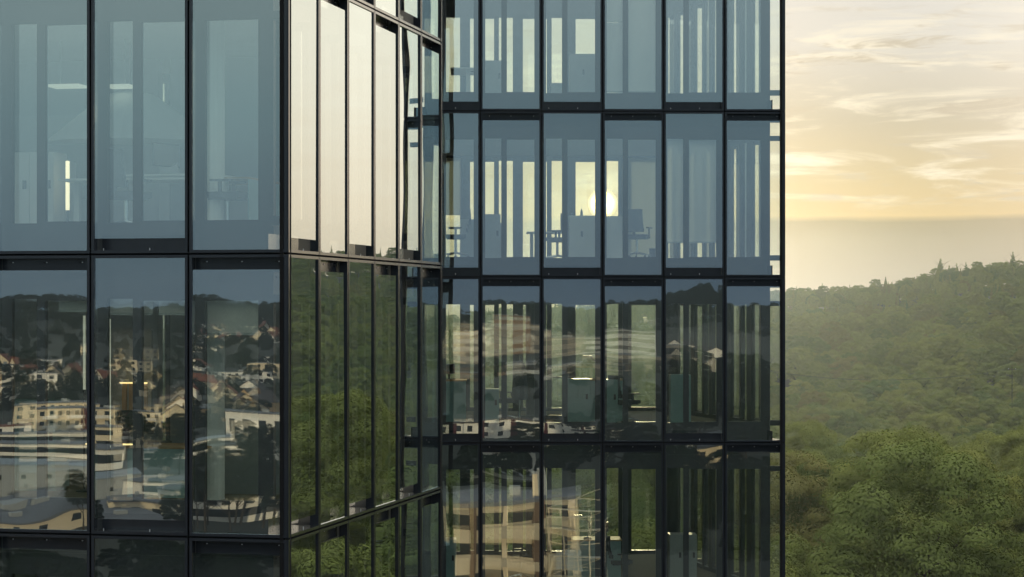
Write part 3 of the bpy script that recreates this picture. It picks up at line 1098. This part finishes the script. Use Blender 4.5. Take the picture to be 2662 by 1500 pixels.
def conifer(seed, h, r, n, size):
    q = np.random.RandomState(seed)
    lobes = []
    for i in range(34):
        u = i / 33
        rr = r * (1 - u) ** .8
        for s_ in range(3):
            ph = q.uniform(0, 6.28)
            lr = max(.25, rr * .42)
            lobes.append((rr * .55 * math.cos(ph), rr * .55 * math.sin(ph), h * (.22 + .78 * u), lr, lr * .45))
    return leaf_mesh('crown', q, lobes, n, size, up=.0)


def trunk_mesh(seed, h, r):
    q = random.Random(seed)
    b = MB()
    z, x, y = 0, 0, 0
    for k in range(4):
        x1, y1, z1 = x + q.uniform(-.25, .25), y + q.uniform(-.25, .25), z + h * .16
        b.tube((x, y, z), (x1, y1, z1), r * (1 - .17 * k), r * (1 - .17 * (k + 1)), 8)
        x, y, z = x1, y1, z1
        if k > 0:
            for s_ in range(3):
                w = q.uniform(0, 6.28)
                e = (x + h * .20 * math.cos(w), y + h * .20 * math.sin(w), z + h * q.uniform(.10, .22))
                b.tube((x, y, z), e, r * .38, r * .10, 5)
    return b.mesh('trunk', ['bark'])


PROTO = [deciduous(101, 21, 6.4, 72000, .088, 60), deciduous(202, 18, 6.2, 66000, .088, 52), deciduous(303, 24, 6.0, 72000, .088, 66),
         deciduous(404, 16, 5.6, 60000, .088, 46), deciduous(505, 20, 7.2, 78000, .088, 72), conifer(606, 24, 4.0, 9000, .32), conifer(707, 20, 3.6, 8000, .32)]
TRUNK = [trunk_mesh(11 + i, h, r) for i, (h, r) in enumerate([(21, .42), (19, .40), (23, .42), (17, .34), (20, .45), (30, .24), (26, .20)])]


SHADED = []
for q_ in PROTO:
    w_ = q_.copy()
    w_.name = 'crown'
    w_.materials[0] = M['needles']  # same crowns, shade painted into the leaf colour
    SHADED.append(w_)


def tree(i, x, y, z, sc, rz, label, cat, group, name='tree', sz=None, dark=False):
    o = thing(name, label, cat, (x, y, z), rz, group)
    o.scale = (sc, sc, sz or sc)
    link('trunk', TRUNK[i], o)
    link('crown', SHADED[i] if dark else PROTO[i], o)
    return o


def scatter(name, pts, mat=None):
    """very many trees nobody could count: one object that places crowns on its points"""
    me = bpy.data.meshes.new(name)
    me.from_pydata([p[:3] for p in pts], [], [])
    for nm, col in (('kind_index', 3), ('size', 4), ('turn', 5)):
        a = me.attributes.new(nm, 'FLOAT', 'POINT')
        a.data.foreach_set('value', [p[col] for p in pts])
    o = link(name, me)
    o['kind'] = 'stuff'
    ng = bpy.data.node_groups.new(name + '_nodes', 'GeometryNodeTree')
    ng.interface.new_socket('Geometry', in_out='INPUT', socket_type='NodeSocketGeometry')
    ng.interface.new_socket('Geometry', in_out='OUTPUT', socket_type='NodeSocketGeometry')
    N = ng.nodes
    gi, go = N.new('NodeGroupInput'), N.new('NodeGroupOutput')
    jn = N.new('GeometryNodeJoinGeometry')

    def attr(n_):
        a = N.new('GeometryNodeInputNamedAttribute')
        a.data_type = 'FLOAT'
        a.inputs['Name'].default_value = n_
        return [q for q in a.outputs if q.enabled and q.name == 'Attribute'][0]
    ki, sz, tu = attr('kind_index'), attr('size'), attr('turn')
    rv = N.new('ShaderNodeCombineXYZ')
    ng.links.new(tu, rv.inputs[2])
    for i in range(len(PROTO)):
        cmp_ = N.new('FunctionNodeCompare')
        cmp_.data_type = 'FLOAT'
        cmp_.operation = 'EQUAL'
        ng.links.new(ki, cmp_.inputs[0])
        cmp_.inputs[1].default_value = float(i)
        cmp_.inputs['Epsilon'].default_value = .1
        oi = N.new('GeometryNodeObjectInfo')
        oi.inputs['Object'].default_value = PROTO_OBJ[i]
        ip = N.new('GeometryNodeInstanceOnPoints')
        ng.links.new(gi.outputs[0], ip.inputs['Points'])
        ng.links.new(cmp_.outputs[0], ip.inputs['Selection'])
        ng.links.new(oi.outputs['Geometry'], ip.inputs['Instance'])
        ng.links.new(rv.outputs[0], ip.inputs['Rotation'])
        ng.links.new(sz, ip.inputs['Scale'])
        ng.links.new(ip.outputs[0], jn.inputs[0])
    last = jn.outputs[0]
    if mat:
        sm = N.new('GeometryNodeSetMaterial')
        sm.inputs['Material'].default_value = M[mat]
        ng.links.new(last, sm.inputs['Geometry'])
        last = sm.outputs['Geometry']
    ng.links.new(last, go.inputs[0])
    md = o.modifiers.new('trees', 'NODES')
    md.node_group = ng
    return o


# woodland in front: jittered grid, nearest visible trees individually
cand = []
q = random.Random(5)
r_ = 118.0
while r_ < 1240:
    step = 14.2 if r_ < 345 else 10.4 if r_ < 800 else 8.2
    da = step / r_
    az = R(-16)
    while az < R(40):
        a_, rr = az + q.uniform(-.42, .42) * da, r_ + q.uniform(-.42, .42) * step
        x_, y_ = rr * math.sin(a_), rr * math.cos(a_)
        deg = math.degrees(a_)
        con = rr > 930 and q.random() < .5
        i = q.choice((5, 6)) if con else q.choice((0, 1, 2, 3, 4))
        near = rr < 340
        sc = q.uniform(.72, 1.10) * (1.05 if near else .80 if rr < 900 else .5)
        if 215 < rr < 345:
            sc = min(sc, .90)
        if 330 < rr < 470 and q.random() < .35:
            az += da
            continue
        cand.append((rr, deg, x_, y_, ground_h(x_, y_), i, sc, q.uniform(0, 6.28)))
        az += da
    r_ += step
vis = sorted([c for c in cand if 6.4 < c[1] < 13.6], key=lambda c: c[0] / c[6])
ind = set(id(c) for c in vis[:185])
PROTO_OBJ = [None] * len(PROTO)
NAMES = {0: 'broad rounded', 1: 'loose bumpy', 2: 'tall full', 3: 'small compact', 4: 'wide spreading', 5: 'dark pointed', 6: 'slim pointed'}
for c in vis[:185]:
    rr, deg, x_, y_, z_, i, sc, rz = c
    zone = 'in the near wood' if rr < 280 else 'behind the near wood' if rr < 450 else 'at the foot of the hill' if rr < 650 else 'on the hazy hillside'
    side = 'close beside the tower' if deg < 8.6 else 'near the right edge' if deg > 11.6 else 'between tower and right edge'
    tree(i, x_, y_, z_, sc, rz, f'{NAMES[i]} leafy tree {zone}, {side}', 'tree', f'{NAMES[i]} trees {zone}, {side}', 'conifer' if i > 4 else 'tree')
# one tree of every kind feeds the scattered wood
for o in C.objects:
    if o.name.split('.')[0] == 'crown' and o.data in PROTO:
        k_ = PROTO.index(o.data)
        if PROTO_OBJ[k_] is None:
            PROTO_OBJ[k_] = o
for i in (0, 1, 2, 3, 4, 5, 6):
    if PROTO_OBJ[i] is None:
        x_, y_ = 1100 * math.sin(R(9 + i * .4)), 1100 * math.cos(R(9 + i * .4))
        o = tree(i, x_, y_, ground_h(x_, y_), .62, i, f'{NAMES[i]} tree standing up on the ridge line against the sky', 'tree', f'{NAMES[i]} trees on the ridge', 'conifer')
        PROTO_OBJ[i] = kids(o)[1]
for n_, (px, rr) in enumerate(((2366, 1075), (2388, 1085), (2430, 1090), (2262, 1090), (2548, 1080), (2300, 1095))):
    s_ = (px * D2P - 1331) / F
    tree(5 + n_ % 2, rr * s_, rr, ground_h(rr * s_, rr), (1.05, .85, .66, .6, .85, .6)[n_], n_, ('taller of the two paired conifers standing out on the ridge', 'shorter of the two paired conifers on the ridge',
         'lone spruce on the ridge right of the paired conifers', 'short spruce on the ridge left of the paired conifers', 'tallest spruce on the ridge near the right edge', 'small spruce between the short spruce and the paired conifers')[n_],
         'conifer', 'conifers standing out on the ridge', 'conifer', sz=(.66, .60, .52, .50, .66, .50)[n_])
scatter('forest', [(c[2], c[3], c[4], float(c[5]), c[6], c[7]) for c in cand if id(c) not in ind])

# power line across the hillside
def pole(x, y, h, label):
    o = thing('power_pole', label, 'power pole', (x, y, ground_h(x, y)), 0, 'power poles on the wooded hill')
    part('shaft', MB().tube((0, 0, 0), (0, 0, h), .12, .08), 'bark', o)
    part('crossarm', MB().box(-1.1, 1.1, -.06, .06, h - .7, h - .55), 'bark', o)
    for s_ in (-1, 0, 1):
        part('insulator', MB().lathe([(.05, h - .549), (.07, h - .45), (.03, h - .35)], 8, (s_ * .95, 0, 0)), 'white', o)
    return Vector((x, y, ground_h(x, y) + h - .4))


pts = [pole(at(px, Y), Y, hh, lb) for px, Y, hh, lb in ((1900, 640, 26, 'power pole hidden behind the farther tower'), (2546, 600, 26, 'thin power pole rising above the trees near the right edge'), (3100, 640, 26, 'power pole beyond the right edge'))]
for a_, b_ in zip(pts, pts[1:]):
    for s_ in (-.95, .95):
        mb = MB()
        pv = None
        for k in range(25):
            u = k / 24
            p_ = a_.lerp(b_, u) + Vector((s_, 0, -4 * 3.2 * u * (1 - u)))
            if pv is not None:
                mb.tube(pv, p_, .025, n=5)
            pv = p_
        tag(part('power_cable', mb, 'black', None), 'thin power cable sagging across the wooded hill', 'cable', 'power cables over the hill')

# ------------------------------------------------------------------ the town across the valley (seen mirrored in the glass)
def mirror(px, fac, D):
    """place in the town whose mirror image shows in column px of a facade, D metres of sight line away"""
    s = (px * D2P - 1331) / F
    O, T = (A_V, TA_T) if fac == 'A' else (B_V, TB_T)
    N = Vector((T.y, -T.x, 0))
    dr = Vector((s, 1, 0)).normalized()
    h = O.dot(N) / dr.dot(N)
    p_ = dr * h
    rf = dr - N * (2 * dr.dot(N))
    q = p_ + rf * (D - h)
    return q.x, q.y


def dist(py, z=0.0):
    return F * (CAM - z) / (py * D2P - HOR)


_wm = {}


def win(name, w, h, mat):
    key = (name, round(w, 2), round(h, 2), mat)
    if key not in _wm:
        _wm[key] = MB().box(-w / 2, w / 2, -.06, .05, 0, h).mesh(name, [mat])
    return _wm[key]


def face(p, x, y, turn=0.0):
    p.rotation_euler.z = math.atan2(-x, y) + math.pi + turn if False else math.atan2(y, x) + R(90) + R(180) + turn


def block(px, fac, D, w, d_, h, label, wall='cream', roof='flatroof', storeys=4, cols=8, turn=0.0, band=False, balcony=0, cat='building', group='flat roofed town buildings', zoff=0.0, name='apartment_block', accent=None, ww=None):
    x, y = mirror(px, fac, D)
    b = thing(name, label, cat, (x, y, ground_h(x, y) - .3 + zoff), 0, group)
    b.rotation_euler.z = math.atan2(y, x) - R(90) + R(180) + turn + R(180)
    ws = part('wall', MB().box(-w / 2, w / 2, 0, d_, 0, h), wall, b)
    rf = part('roof', MB().box(-w / 2 - .25, w / 2 + .25, -.25, d_ + .25, h + .002, h + .35), roof, b)
    part('roof_hatch', MB().box(-w * .10, -w * .02, d_ * .5, d_ * .65, h + .352, h + 1.3), 'greywall', rf)
    sh = h / storeys
    if band:
        for k in range(storeys):
            part('window_band', MB().box(-w / 2 + .5, w / 2 - .5, -.05, .05, k * sh + sh * .38, k * sh + sh * .80), 'pane', b)
    else:
        for k in range(storeys):
            for c in range(cols):
                xx = -w / 2 + (c + .5) * w / cols
                link('window', win('window', ww[0] if ww else w / cols * .42, ww[1] if ww else sh * .45, 'pane'), b, (xx, -.01, k * sh + sh * (.5 if ww else .33)))
    if accent:
        for xx in accent:
            part('wall_strip', MB().box(xx, xx + w * .06, -.12, -.065, .05, h - .05), 'redwall' if wall != 'tan' else 'brownwall', b)
    for k in range(balcony):
        xx = -w / 2 + (k + .5) * w / balcony
        for s_ in range(1, storeys):
            bl = part('balcony', MB().box(-w / balcony * .30, w / balcony * .30, -1.4, -.07, 0, .15).box(-w / balcony * .30, w / balcony * .30, -1.45, -1.401, 0, 1.0), 'whitewall', b, (xx, 0, s_ * sh))
    return b


def house(px, fac, D, label, w=11, d_=10, h=5.6, rh=4.2, wall='cream', roof='tile_red', turn=0.0, gable=True, group='gabled houses of the town', s=1.0):
    x, y = mirror(px, fac, D)
    w, d_, h, rh = w * s, d_ * s, h * s, rh * s
    b = thing('house', label, 'house', (x, y, ground_h(x, y) - .3), 0, group)
    b.rotation_euler.z = math.atan2(y, x) + R(90) + R(180) + R(180) * 0 + turn
    b.rotation_euler.z = math.atan2(y, x) - R(90) + turn + R(360)
    b.rotation_euler.z = math.atan2(y, x) + R(90) + R(180) + turn + R(180)
    mb = MB().box(-w / 2, w / 2, 0, d_, 0, h)
    mb.f.pop(1); mb.m.pop(1)
    mb.quad([(-w / 2, 0, h), (w / 2, 0, h), (0, 0, h + rh)])
    mb.quad([(w / 2, d_, h), (-w / 2, d_, h), (0, d_, h + rh)])
    part('wall', mb, wall, b)
    rb = MB()
    e = .6
    k = rh / (w / 2)
    for s_ in (-1, 1):
        X0, X1 = 0, s_ * (w / 2 + e)
        zA, zB = h + rh, h - e * k
        for dz in (0,):
            rb.quad([(X0, -e, zA), (X1, -e, zB), (X1, d_ + e, zB), (X0, d_ + e, zA)][::s_])
            rb.quad([(X0, -e, zA + .25), (X1, -e, zB + .25), (X1, d_ + e, zB + .25), (X0, d_ + e, zA + .25)][::-s_])
        rb.quad([(X0, -e, zA), (X1, -e, zB), (X1, -e, zB + .25), (X0, -e, zA + .25)])
        rb.quad([(X0, d_ + e, zA), (X1, d_ + e, zB), (X1, d_ + e, zB + .25), (X0, d_ + e, zA + .25)])
        rb.quad([(X1, -e, zB), (X1, d_ + e, zB), (X1, d_ + e, zB + .25), (X1, -e, zB + .25)])
    rf = part('roof', rb, roof, b)
    part('chimney', MB().box(w * .16, w * .16 + .7, d_ * .55, d_ * .55 + .7, h + rh * .4, h + rh + .7), 'brownwall', rf)
    for (xx, zz) in ((-w * .24, h * .14), (w * .24, h * .14), (-w * .24, h * .60), (w * .24, h * .60), (0, h + rh * .18)):
        link('window', win('window', 1.3 * s, 1.4 * s, 'pane'), b, (xx, -.01, zz))
    return b


# --- mirrored in the near tower
block(255, 'A', dist(1102), 44, 11, 12.5, 'long four storey cream apartment block with rows of small windows, mirrored in the near tower', storeys=4, cols=14, accent=(-9, 4), balcony=5, group='town apartment blocks')
block(150, 'A', dist(1075), 30, 11, 11.0, 'cream apartment block partly behind the long one, mirrored in the near tower', storeys=4, cols=9, group='town apartment blocks')
block(110, 'A', dist(1122), 36, 16, 4.6, 'low white flat building in front of the apartment blocks', 'whitewall', storeys=1, band=True)
block(150, 'A', dist(1160), 36, 20, 5.0, 'long low white hall with a wide flat roof', 'whitewall', storeys=1, band=True)
block(262, 'A', dist(1142), 9, 9, 9.0, 'plain cream tower block at the end of the low white hall', storeys=3, cols=1)
block(120, 'A', dist(1243), 46, 24, 6.5, 'long grey industrial hall with a pale blue metal roof', 'greywall', 'metalroof', storeys=1, cols=9, ww=(.9, 1.0), group='industrial halls of the town', name='industrial_hall')
block(330, 'A', dist(1222), 17, 14, 4.2, 'short grey annex at the end of the long industrial hall', 'greywall', 'metalroof', storeys=1, cols=3, group='industrial halls of the town', name='industrial_hall')
hl = block(90, 'A', dist(1338), 62, 46, 2.7, 'big flat roofed workshop with small dark windows along its edge', 'cream', 'flatroof', storeys=1, cols=12, ww=(1.5, .9), turn=R(-14), group='industrial halls of the town', name='industrial_hall')
for q_ in range(7):
    part('skylight', MB().box(-24 + q_ * 7.2, -21.5 + q_ * 7.2, 12 + 5 * (q_ % 3), 14.2 + 5 * (q_ % 3), 3.06, 3.7), 'greywall', hl)
block(350, 'A', dist(1300), 12, 14, 4.6, 'end wing of the flat roofed workshop', 'cream', storeys=1, cols=3, group='industrial halls of the town', name='industrial_hall')
mw = block(560, 'A', dist(1298), 27, 14, 7.6, 'white modern building with dark ribbon windows and a sharp corner', 'whitewall', storeys=2, band=True, turn=R(16), group='modern white buildings', name='modern_building')
block(440, 'A', dist(1262), 15, 12, 6.2, 'white modern wing with ribbon windows left of the sharp corner', 'whitewall', storeys=2, band=True, turn=R(-20), group='modern white buildings', name='modern_building')
block(694, 'A', dist(1285), 10, 10, 5.0, 'pale low building at the corner of the near tower reflection', 'cream', storeys=1, cols=2)
st = block(657, 'A', dist(1128), 22, 12, 9.5, 'white building with tall dark vertical window strips', 'whitewall', storeys=1, cols=5, group='modern white buildings', name='modern_building')
block(580, 'A', dist(1142), 52, 10, 3.6, 'long low grey roof running in front of the striped building', 'whitewall', 'metalroof', storeys=1, band=True)
block(675, 'A', dist(1160), 12, 10, 6.5, 'small white cube house with a flat roof among dark trees', 'whitewall', storeys=2, cols=3)
block(610, 'A', dist(975, 4), 34, 12, 6.5, 'white terrace with a flat roof above the gabled houses', 'whitewall', storeys=2, cols=9)
block(690, 'A', dist(968, 4), 24, 12, 7.5, 'pale terrace with a flat roof at the right above the gabled houses', 'cream', storeys=2, cols=6)
block(505, 'A', dist(1072), 26, 11, 5.2, 'low ochre building under the gabled houses', 'ochre', storeys=2, cols=6)
block(35, 'A', dist(1112), 12, 12, 7.5, 'white house with a red edged roof at the far left', 'whitewall', 'tile_red', storeys=2, cols=2)
hs = [(452, 1048, 13, 0, 'cream', 'tile_dark'), (475, 1022, 11, .2, 'whitewall', 'tile_red'), (425, 1012, 10, -.5, 'cream', 'tile_dark'), (570, 1024, 15, .1, 'cream', 'tile_red'),
      (620, 1052, 13, -.1, 'cream', 'tile_dark'), (680, 1040, 11, .9, 'ochre', 'tile_dark'), (545, 1000, 10, 1.3, 'cream', 'tile_red'), (655, 1012, 11, .3, 'whitewall', 'tile_dark'),
      (130, 985, 11, .1, 'cream', 'tile_dark'), (192, 982, 9, .5, 'cream', 'tile_red'), (20, 972, 12, .3, 'cream', 'tile_red'), (80, 975, 11, 1.2, 'cream', 'tile_red'),
      (260, 968, 10, .2, 'whitewall', 'tile_red'), (300, 975, 10, 1.1, 'cream', 'tile_red'), (390, 985, 10, .1, 'cream', 'tile_dark'), (520, 965, 9, .4, 'whitewall', 'tile_red')]
WALLN = {'cream': 'cream', 'whitewall': 'white', 'ochre': 'ochre'}
for n_, (px, py, w, tr, wl, rf) in enumerate(hs):
    beside = ('above the low ochre building', 'behind the largest left house', 'left of the gabled row', 'with the widest gable of the row', 'under the striped building trees', 'at the right end of the row', 'seen from its side above the row',
              'between the wide gable and the right end', 'below the white villas', 'right of the small dark roof', 'at the far left edge', 'seen from its side below the villas', 'left of the middle mullion', 'sideways behind the middle mullion', 'alone among trees', 'high up under the wooded hill')[n_]
    house(px, 'A', dist(py, 2), f'{WALLN[wl]} gabled house with a {"red" if rf == "tile_red" else "dark"} roof {beside}', w, 11, 6.0, w * .42, wl, rf, tr)
for n_ in range(26):
    px, py = (rnd.uniform(85, 215), rnd.uniform(905, 945)) if n_ < 9 else (rnd.uniform(250, 330), rnd.uniform(905, 935)) if n_ < 13 else (rnd.uniform(0, 720), rnd.uniform(880, 950))
    block(px, 'A', dist(py, 14), rnd.uniform(9, 20), 9, rnd.uniform(5, 8.5), 'small pale flat roofed villa on the slope under the wooded hill', rnd.choice(['whitewall', 'whitewall', 'cream']), storeys=2, cols=3, group='pale villas on the far slope', name='villa')
for n_ in range(26):
    px = rnd.uniform(500, 720)
    house(px, 'A', rnd.uniform(1650, 2200), 'tiny distant house scattered over the far hillside', 10, 9, 5, 4, rnd.choice(['cream', 'whitewall']), rnd.choice(['tile_red', 'tile_dark']), rnd.uniform(-1, 1), group='tiny houses on the far hillside')
# --- mirrored in the farther tower
for n_, (px, py, w, h, wl, lb) in enumerate(((1170, 870, 60, 15, 'tan', 'wide tan factory at the left of the far industrial quarter'), (1270, 890, 60, 17, 'tan', 'tan factory with a square tower in the far industrial quarter'),
        (1400, 868, 90, 14, 'tan', 'long tan warehouse in the middle of the far industrial quarter'), (1520, 880, 70, 15, 'greywall', 'grey warehouse at the right of the far industrial quarter'),
        (1200, 915, 80, 7, 'brownwall', 'low brown hall in front of the tan factories'), (1340, 925, 90, 7, 'greywall', 'low grey hall in front of the long warehouse'), (1480, 920, 70, 6, 'tan', 'low tan hall in front of the grey warehouse'),
        (1610, 900, 60, 9, 'tan', 'tan hall beside the dark domed trees'), (1290, 845, 26, 24, 'brownwall', 'brown square tower rising over the tan factories'), (1160, 848, 22, 22, 'beige', 'pale square tower at the left of the industrial quarter'))):
    block(px, 'B', 1500 if py < 900 else 1280, w, 24, h, lb + ', mirrored in the farther tower', wl, storeys=max(1, int(h / 5)), band=True, group='factories of the far industrial quarter', name='factory')
house(1740, 'B', dist(955), 'white house with a shed roof in front of the dark domed trees', 14, 11, 5, 4, 'whitewall', 'tile_dark', .8)
house(1770, 'B', dist(970), 'second white house right of the shed roofed one', 11, 10, 5, 4, 'whitewall', 'tile_dark', -.5)
house(1860, 'B', dist(985), 'cream house half hidden by the large domed tree', 10, 10, 5, 4, 'cream', 'tile_red', .3)
for n_, (px, py, w, h, tr, lb) in enumerate(((1165, 1100, 20, 6.5, .25, 'left'), (1245, 1105, 22, 7, .2, 'second'), (1330, 1108, 20, 6.5, .12, 'third'), (1430, 1085, 22, 5, .05, 'fourth'), (1500, 1112, 16, 5, .1, 'right'))):
    block(px, 'B', dist(py + 14), w, 10, h, f'{lb} white terrace house with dark red strips on the curved street', 'whitewall', 'tile_dark', storeys=2, cols=4, turn=tr, accent=(-w * .3, w * .15), group='terrace houses along the curved street', name='terrace_house')
block(1452, 'B', dist(1165), 15, 11, 5.5, 'cream house with dark windows at the foot of the third bay', 'cream', storeys=1, cols=3)
block(1742, 'B', dist(1172), 22, 12, 6.2, 'long cream building with a row of dark windows in the fifth bay', 'cream', storeys=2, cols=6)
block(1285, 'B', dist(1178), 16, 10, 5, 'white house under the dark tree of the second bay', 'whitewall', storeys=1, cols=4)
block(1240, 'B', dist(1236), 24, 14, 5, 'pale flat building behind the tall balcony block', 'greywall', storeys=1, band=True)
# tall near apartment block with brown piers and scaffolding
D_ = 205.0
bk = block(1275, 'B', D_, 13.5, 11, 27.0, 'near beige apartment block with brown piers, mirrored at the foot of the farther tower', 'beige', 'flatroof', storeys=9, cols=1, group='town apartment blocks', band=True)
for q_ in range(5):
    part('pier', MB().box(-6.5 + q_ * 3.1, -5.9 + q_ * 3.1, -.30, -.06, 0, 27), 'brownwall' if q_ % 2 else 'cream', bk)
for s_ in range(1, 9):
    part('balcony', MB().box(-6.2, 2.4, -1.3, -.31, s_ * 3 - .1, s_ * 3 + .05).box(-6.2, 2.4, -1.35, -1.301, s_ * 3 - .1, s_ * 3 + .95), 'beige', bk)
for px_, hh in ((1352, 29.5), (1368, 29.8)):
    x_, y_ = mirror(px_, 'B', D_ + 4)
    c_ = thing('chimney_stack', 'slim pale chimney rising over the near apartment block' if px_ < 1360 else 'slim grey chimney paired with the pale one', 'chimney', (x_, y_, ground_h(x_, y_)))
    part('stack', MB().box(-.30, .30, -.3, .3, 0, hh), 'cream' if px_ < 1360 else 'greywall', c_)
    part('cap', MB().box(-.38, .38, -.38, .38, hh + .002, hh + .2), 'greywall', c_)
x_, y_ = mirror(1452, 'B', D_ - 3)
sc_ = thing('scaffolding', 'pale tubular scaffolding against the end of the near apartment block', 'scaffolding', (x_, y_, ground_h(x_, y_)))
sc_.rotation_euler.z = math.atan2(y_, x_) + R(90)
for ix in range(5):
    for iy in (0, 1.2):
        part('upright', MB().tube((-2.6 + ix * 1.3, iy, 0), (-2.6 + ix * 1.3, iy, 26.0), .045, n=6), 'scaf', sc_)
for s_ in range(1, 14):
    part('platform', MB().box(-2.7, 2.7, 0, 1.2, s_ * 2 - .05, s_ * 2).box(-2.7, 2.7, -.05, -.01, s_ * 2 + .9, s_ * 2 + .95), 'scaf', sc_)
    part('brace', MB().tube((-2.6, -.09, s_ * 2), (2.6, -.09, s_ * 2 + 1.9), .03, n=6), 'scaf', sc_)
part('dust_sheet', MB().box(-2.2, .4, -.16, -.13, 20.5, 22.5), 'metalroof', sc_)
# trees of the town
tq = random.Random(21)
tpos = []
for px, py, n_, sc, sp_ in ((340, 1112, 5, .62, 30), (375, 1128, 4, .6, 30), (455, 1168, 6, .55, 40), (410, 1178, 4, .5, 30), (640, 1185, 8, .55, 60), (690, 1190, 5, .6, 30), (560, 1332, 9, .62, 50), (630, 1335, 9, .62, 60),
                           (690, 1334, 5, .55, 30), (480, 1330, 5, .5, 30), (180, 1340, 4, .42, 30), (215, 1335, 4, .42, 20), (60, 1040, 8, .6, 90), (150, 1015, 8, .6, 90), (250, 1020, 8, .6, 90), (350, 1000, 10, .6, 100),
                           (500, 1100, 6, .55, 40), (590, 1085, 6, .5, 40), (30, 1002, 7, .7, 60), (440, 985, 9, .6, 100), (600, 990, 8, .6, 90)):
    for k in range(max(2, n_ // 3)):
        tpos.append((px + tq.uniform(-sp_, sp_), 'A', dist(py) * tq.uniform(.96, 1.06), sc * tq.uniform(.8, 1.2)))
for px, py, n_, sc, sp_ in ((1850, 1010, 14, 1.0, 45), (1750, 985, 7, .75, 35), (1900, 1050, 10, .8, 50), (1720, 1040, 7, .7, 50), (1320, 1180, 6, .55, 26), (1460, 1122, 5, .5, 20), (1580, 1200, 8, .75, 40), (1600, 1130, 8, .8, 60),
                           (1780, 1176, 6, .55, 28), (1680, 1230, 8, .7, 70), (1880, 1180, 10, .8, 60), (1380, 1108, 4, .5, 16), (1240, 1000, 8, .6, 80), (1420, 1010, 10, .6, 90), (1560, 1000, 8, .6, 60)):
    for k in range(max(2, n_ // 3)):
        tpos.append((px + tq.uniform(-sp_, sp_), 'B', dist(py) * tq.uniform(.96, 1.06), sc * tq.uniform(.8, 1.2)))
for px, fac, D__, sc in tpos:
    x_, y_ = mirror(px, fac, D__)
    i = tq.choice((0, 1, 2, 3, 4))
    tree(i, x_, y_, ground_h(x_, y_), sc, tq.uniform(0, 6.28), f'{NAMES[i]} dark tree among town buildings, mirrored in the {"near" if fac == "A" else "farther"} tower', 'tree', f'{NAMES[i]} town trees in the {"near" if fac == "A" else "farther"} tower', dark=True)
# woods: on the hill beyond the town and along the valley
wp = []
for k in range(15000):
    az = tq.uniform(R(135), R(232))
    rr = math.sqrt(tq.uniform(900 ** 2, 2560 ** 2))
    if rr < 1700 and tq.random() < .72 * (1 - (rr - 900) / 1300):
        continue
    if R(168) < az < R(184) and rr < 1640:
        continue
    x_, y_ = rr * math.sin(az), rr * math.cos(az)
    wp.append((x_, y_, ground_h(x_, y_), float(tq.choice((0, 1, 2, 4))), tq.uniform(.75, 1.1) * (.5 if rr < 1800 else .85), tq.uniform(0, 6.28)))
for px0, px1, py0, py1, fac, n_, sc in ((-40, 760, 1450, 1640, 'A', 70, .40), (1560, 2000, 1250, 1500, 'B', 60, .55), (1690, 2000, 1000, 1180, 'B', 40, .8), (-40, 760, 960, 1060, 'A', 80, .36), (380, 760, 1060, 1130, 'A', 18, .36), (1100, 2000, 985, 1060, 'B', 50, .42),
                                       (-40, 240, 1000, 1060, 'A', 24, .4), (1120, 1600, 1200, 1260, 'B', 16, .5)):
    for k in range(n_):
        x_, y_ = mirror(tq.uniform(px0, px1), fac, dist(tq.uniform(py0, py1)))
        wp.append((x_, y_, ground_h(x_, y_), float(tq.choice((0, 1, 2, 3, 4))), sc * tq.uniform(.8, 1.2), tq.uniform(0, 6.28)))
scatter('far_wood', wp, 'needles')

# ------------------------------------------------------------------ haze
m, t, out = material('haze')
ad = t.n('ShaderNodeAddShader')
for k_, (col_, den_, g_) in enumerate((((.90, .90, .92, 1), .000014, .86), ((.64, .84, 1.0, 1), .000050, .0))):
    pv = t.n('ShaderNodeVolumePrincipled')
    pv.inputs['Color'].default_value = col_
    pv.inputs['Density'].default_value = den_
    pv.inputs['Anisotropy'].default_value = g_
    t.nt.links.new(pv.outputs[0], ad.inputs[k_])
t.nt.links.new(ad.outputs[0], out.inputs['Volume'])
M['haze'] = m
hz = part('haze', MB().box(-2750, 2750, -2750, 1620, -12, 98), 'haze', None)
hz['kind'] = 'stuff'
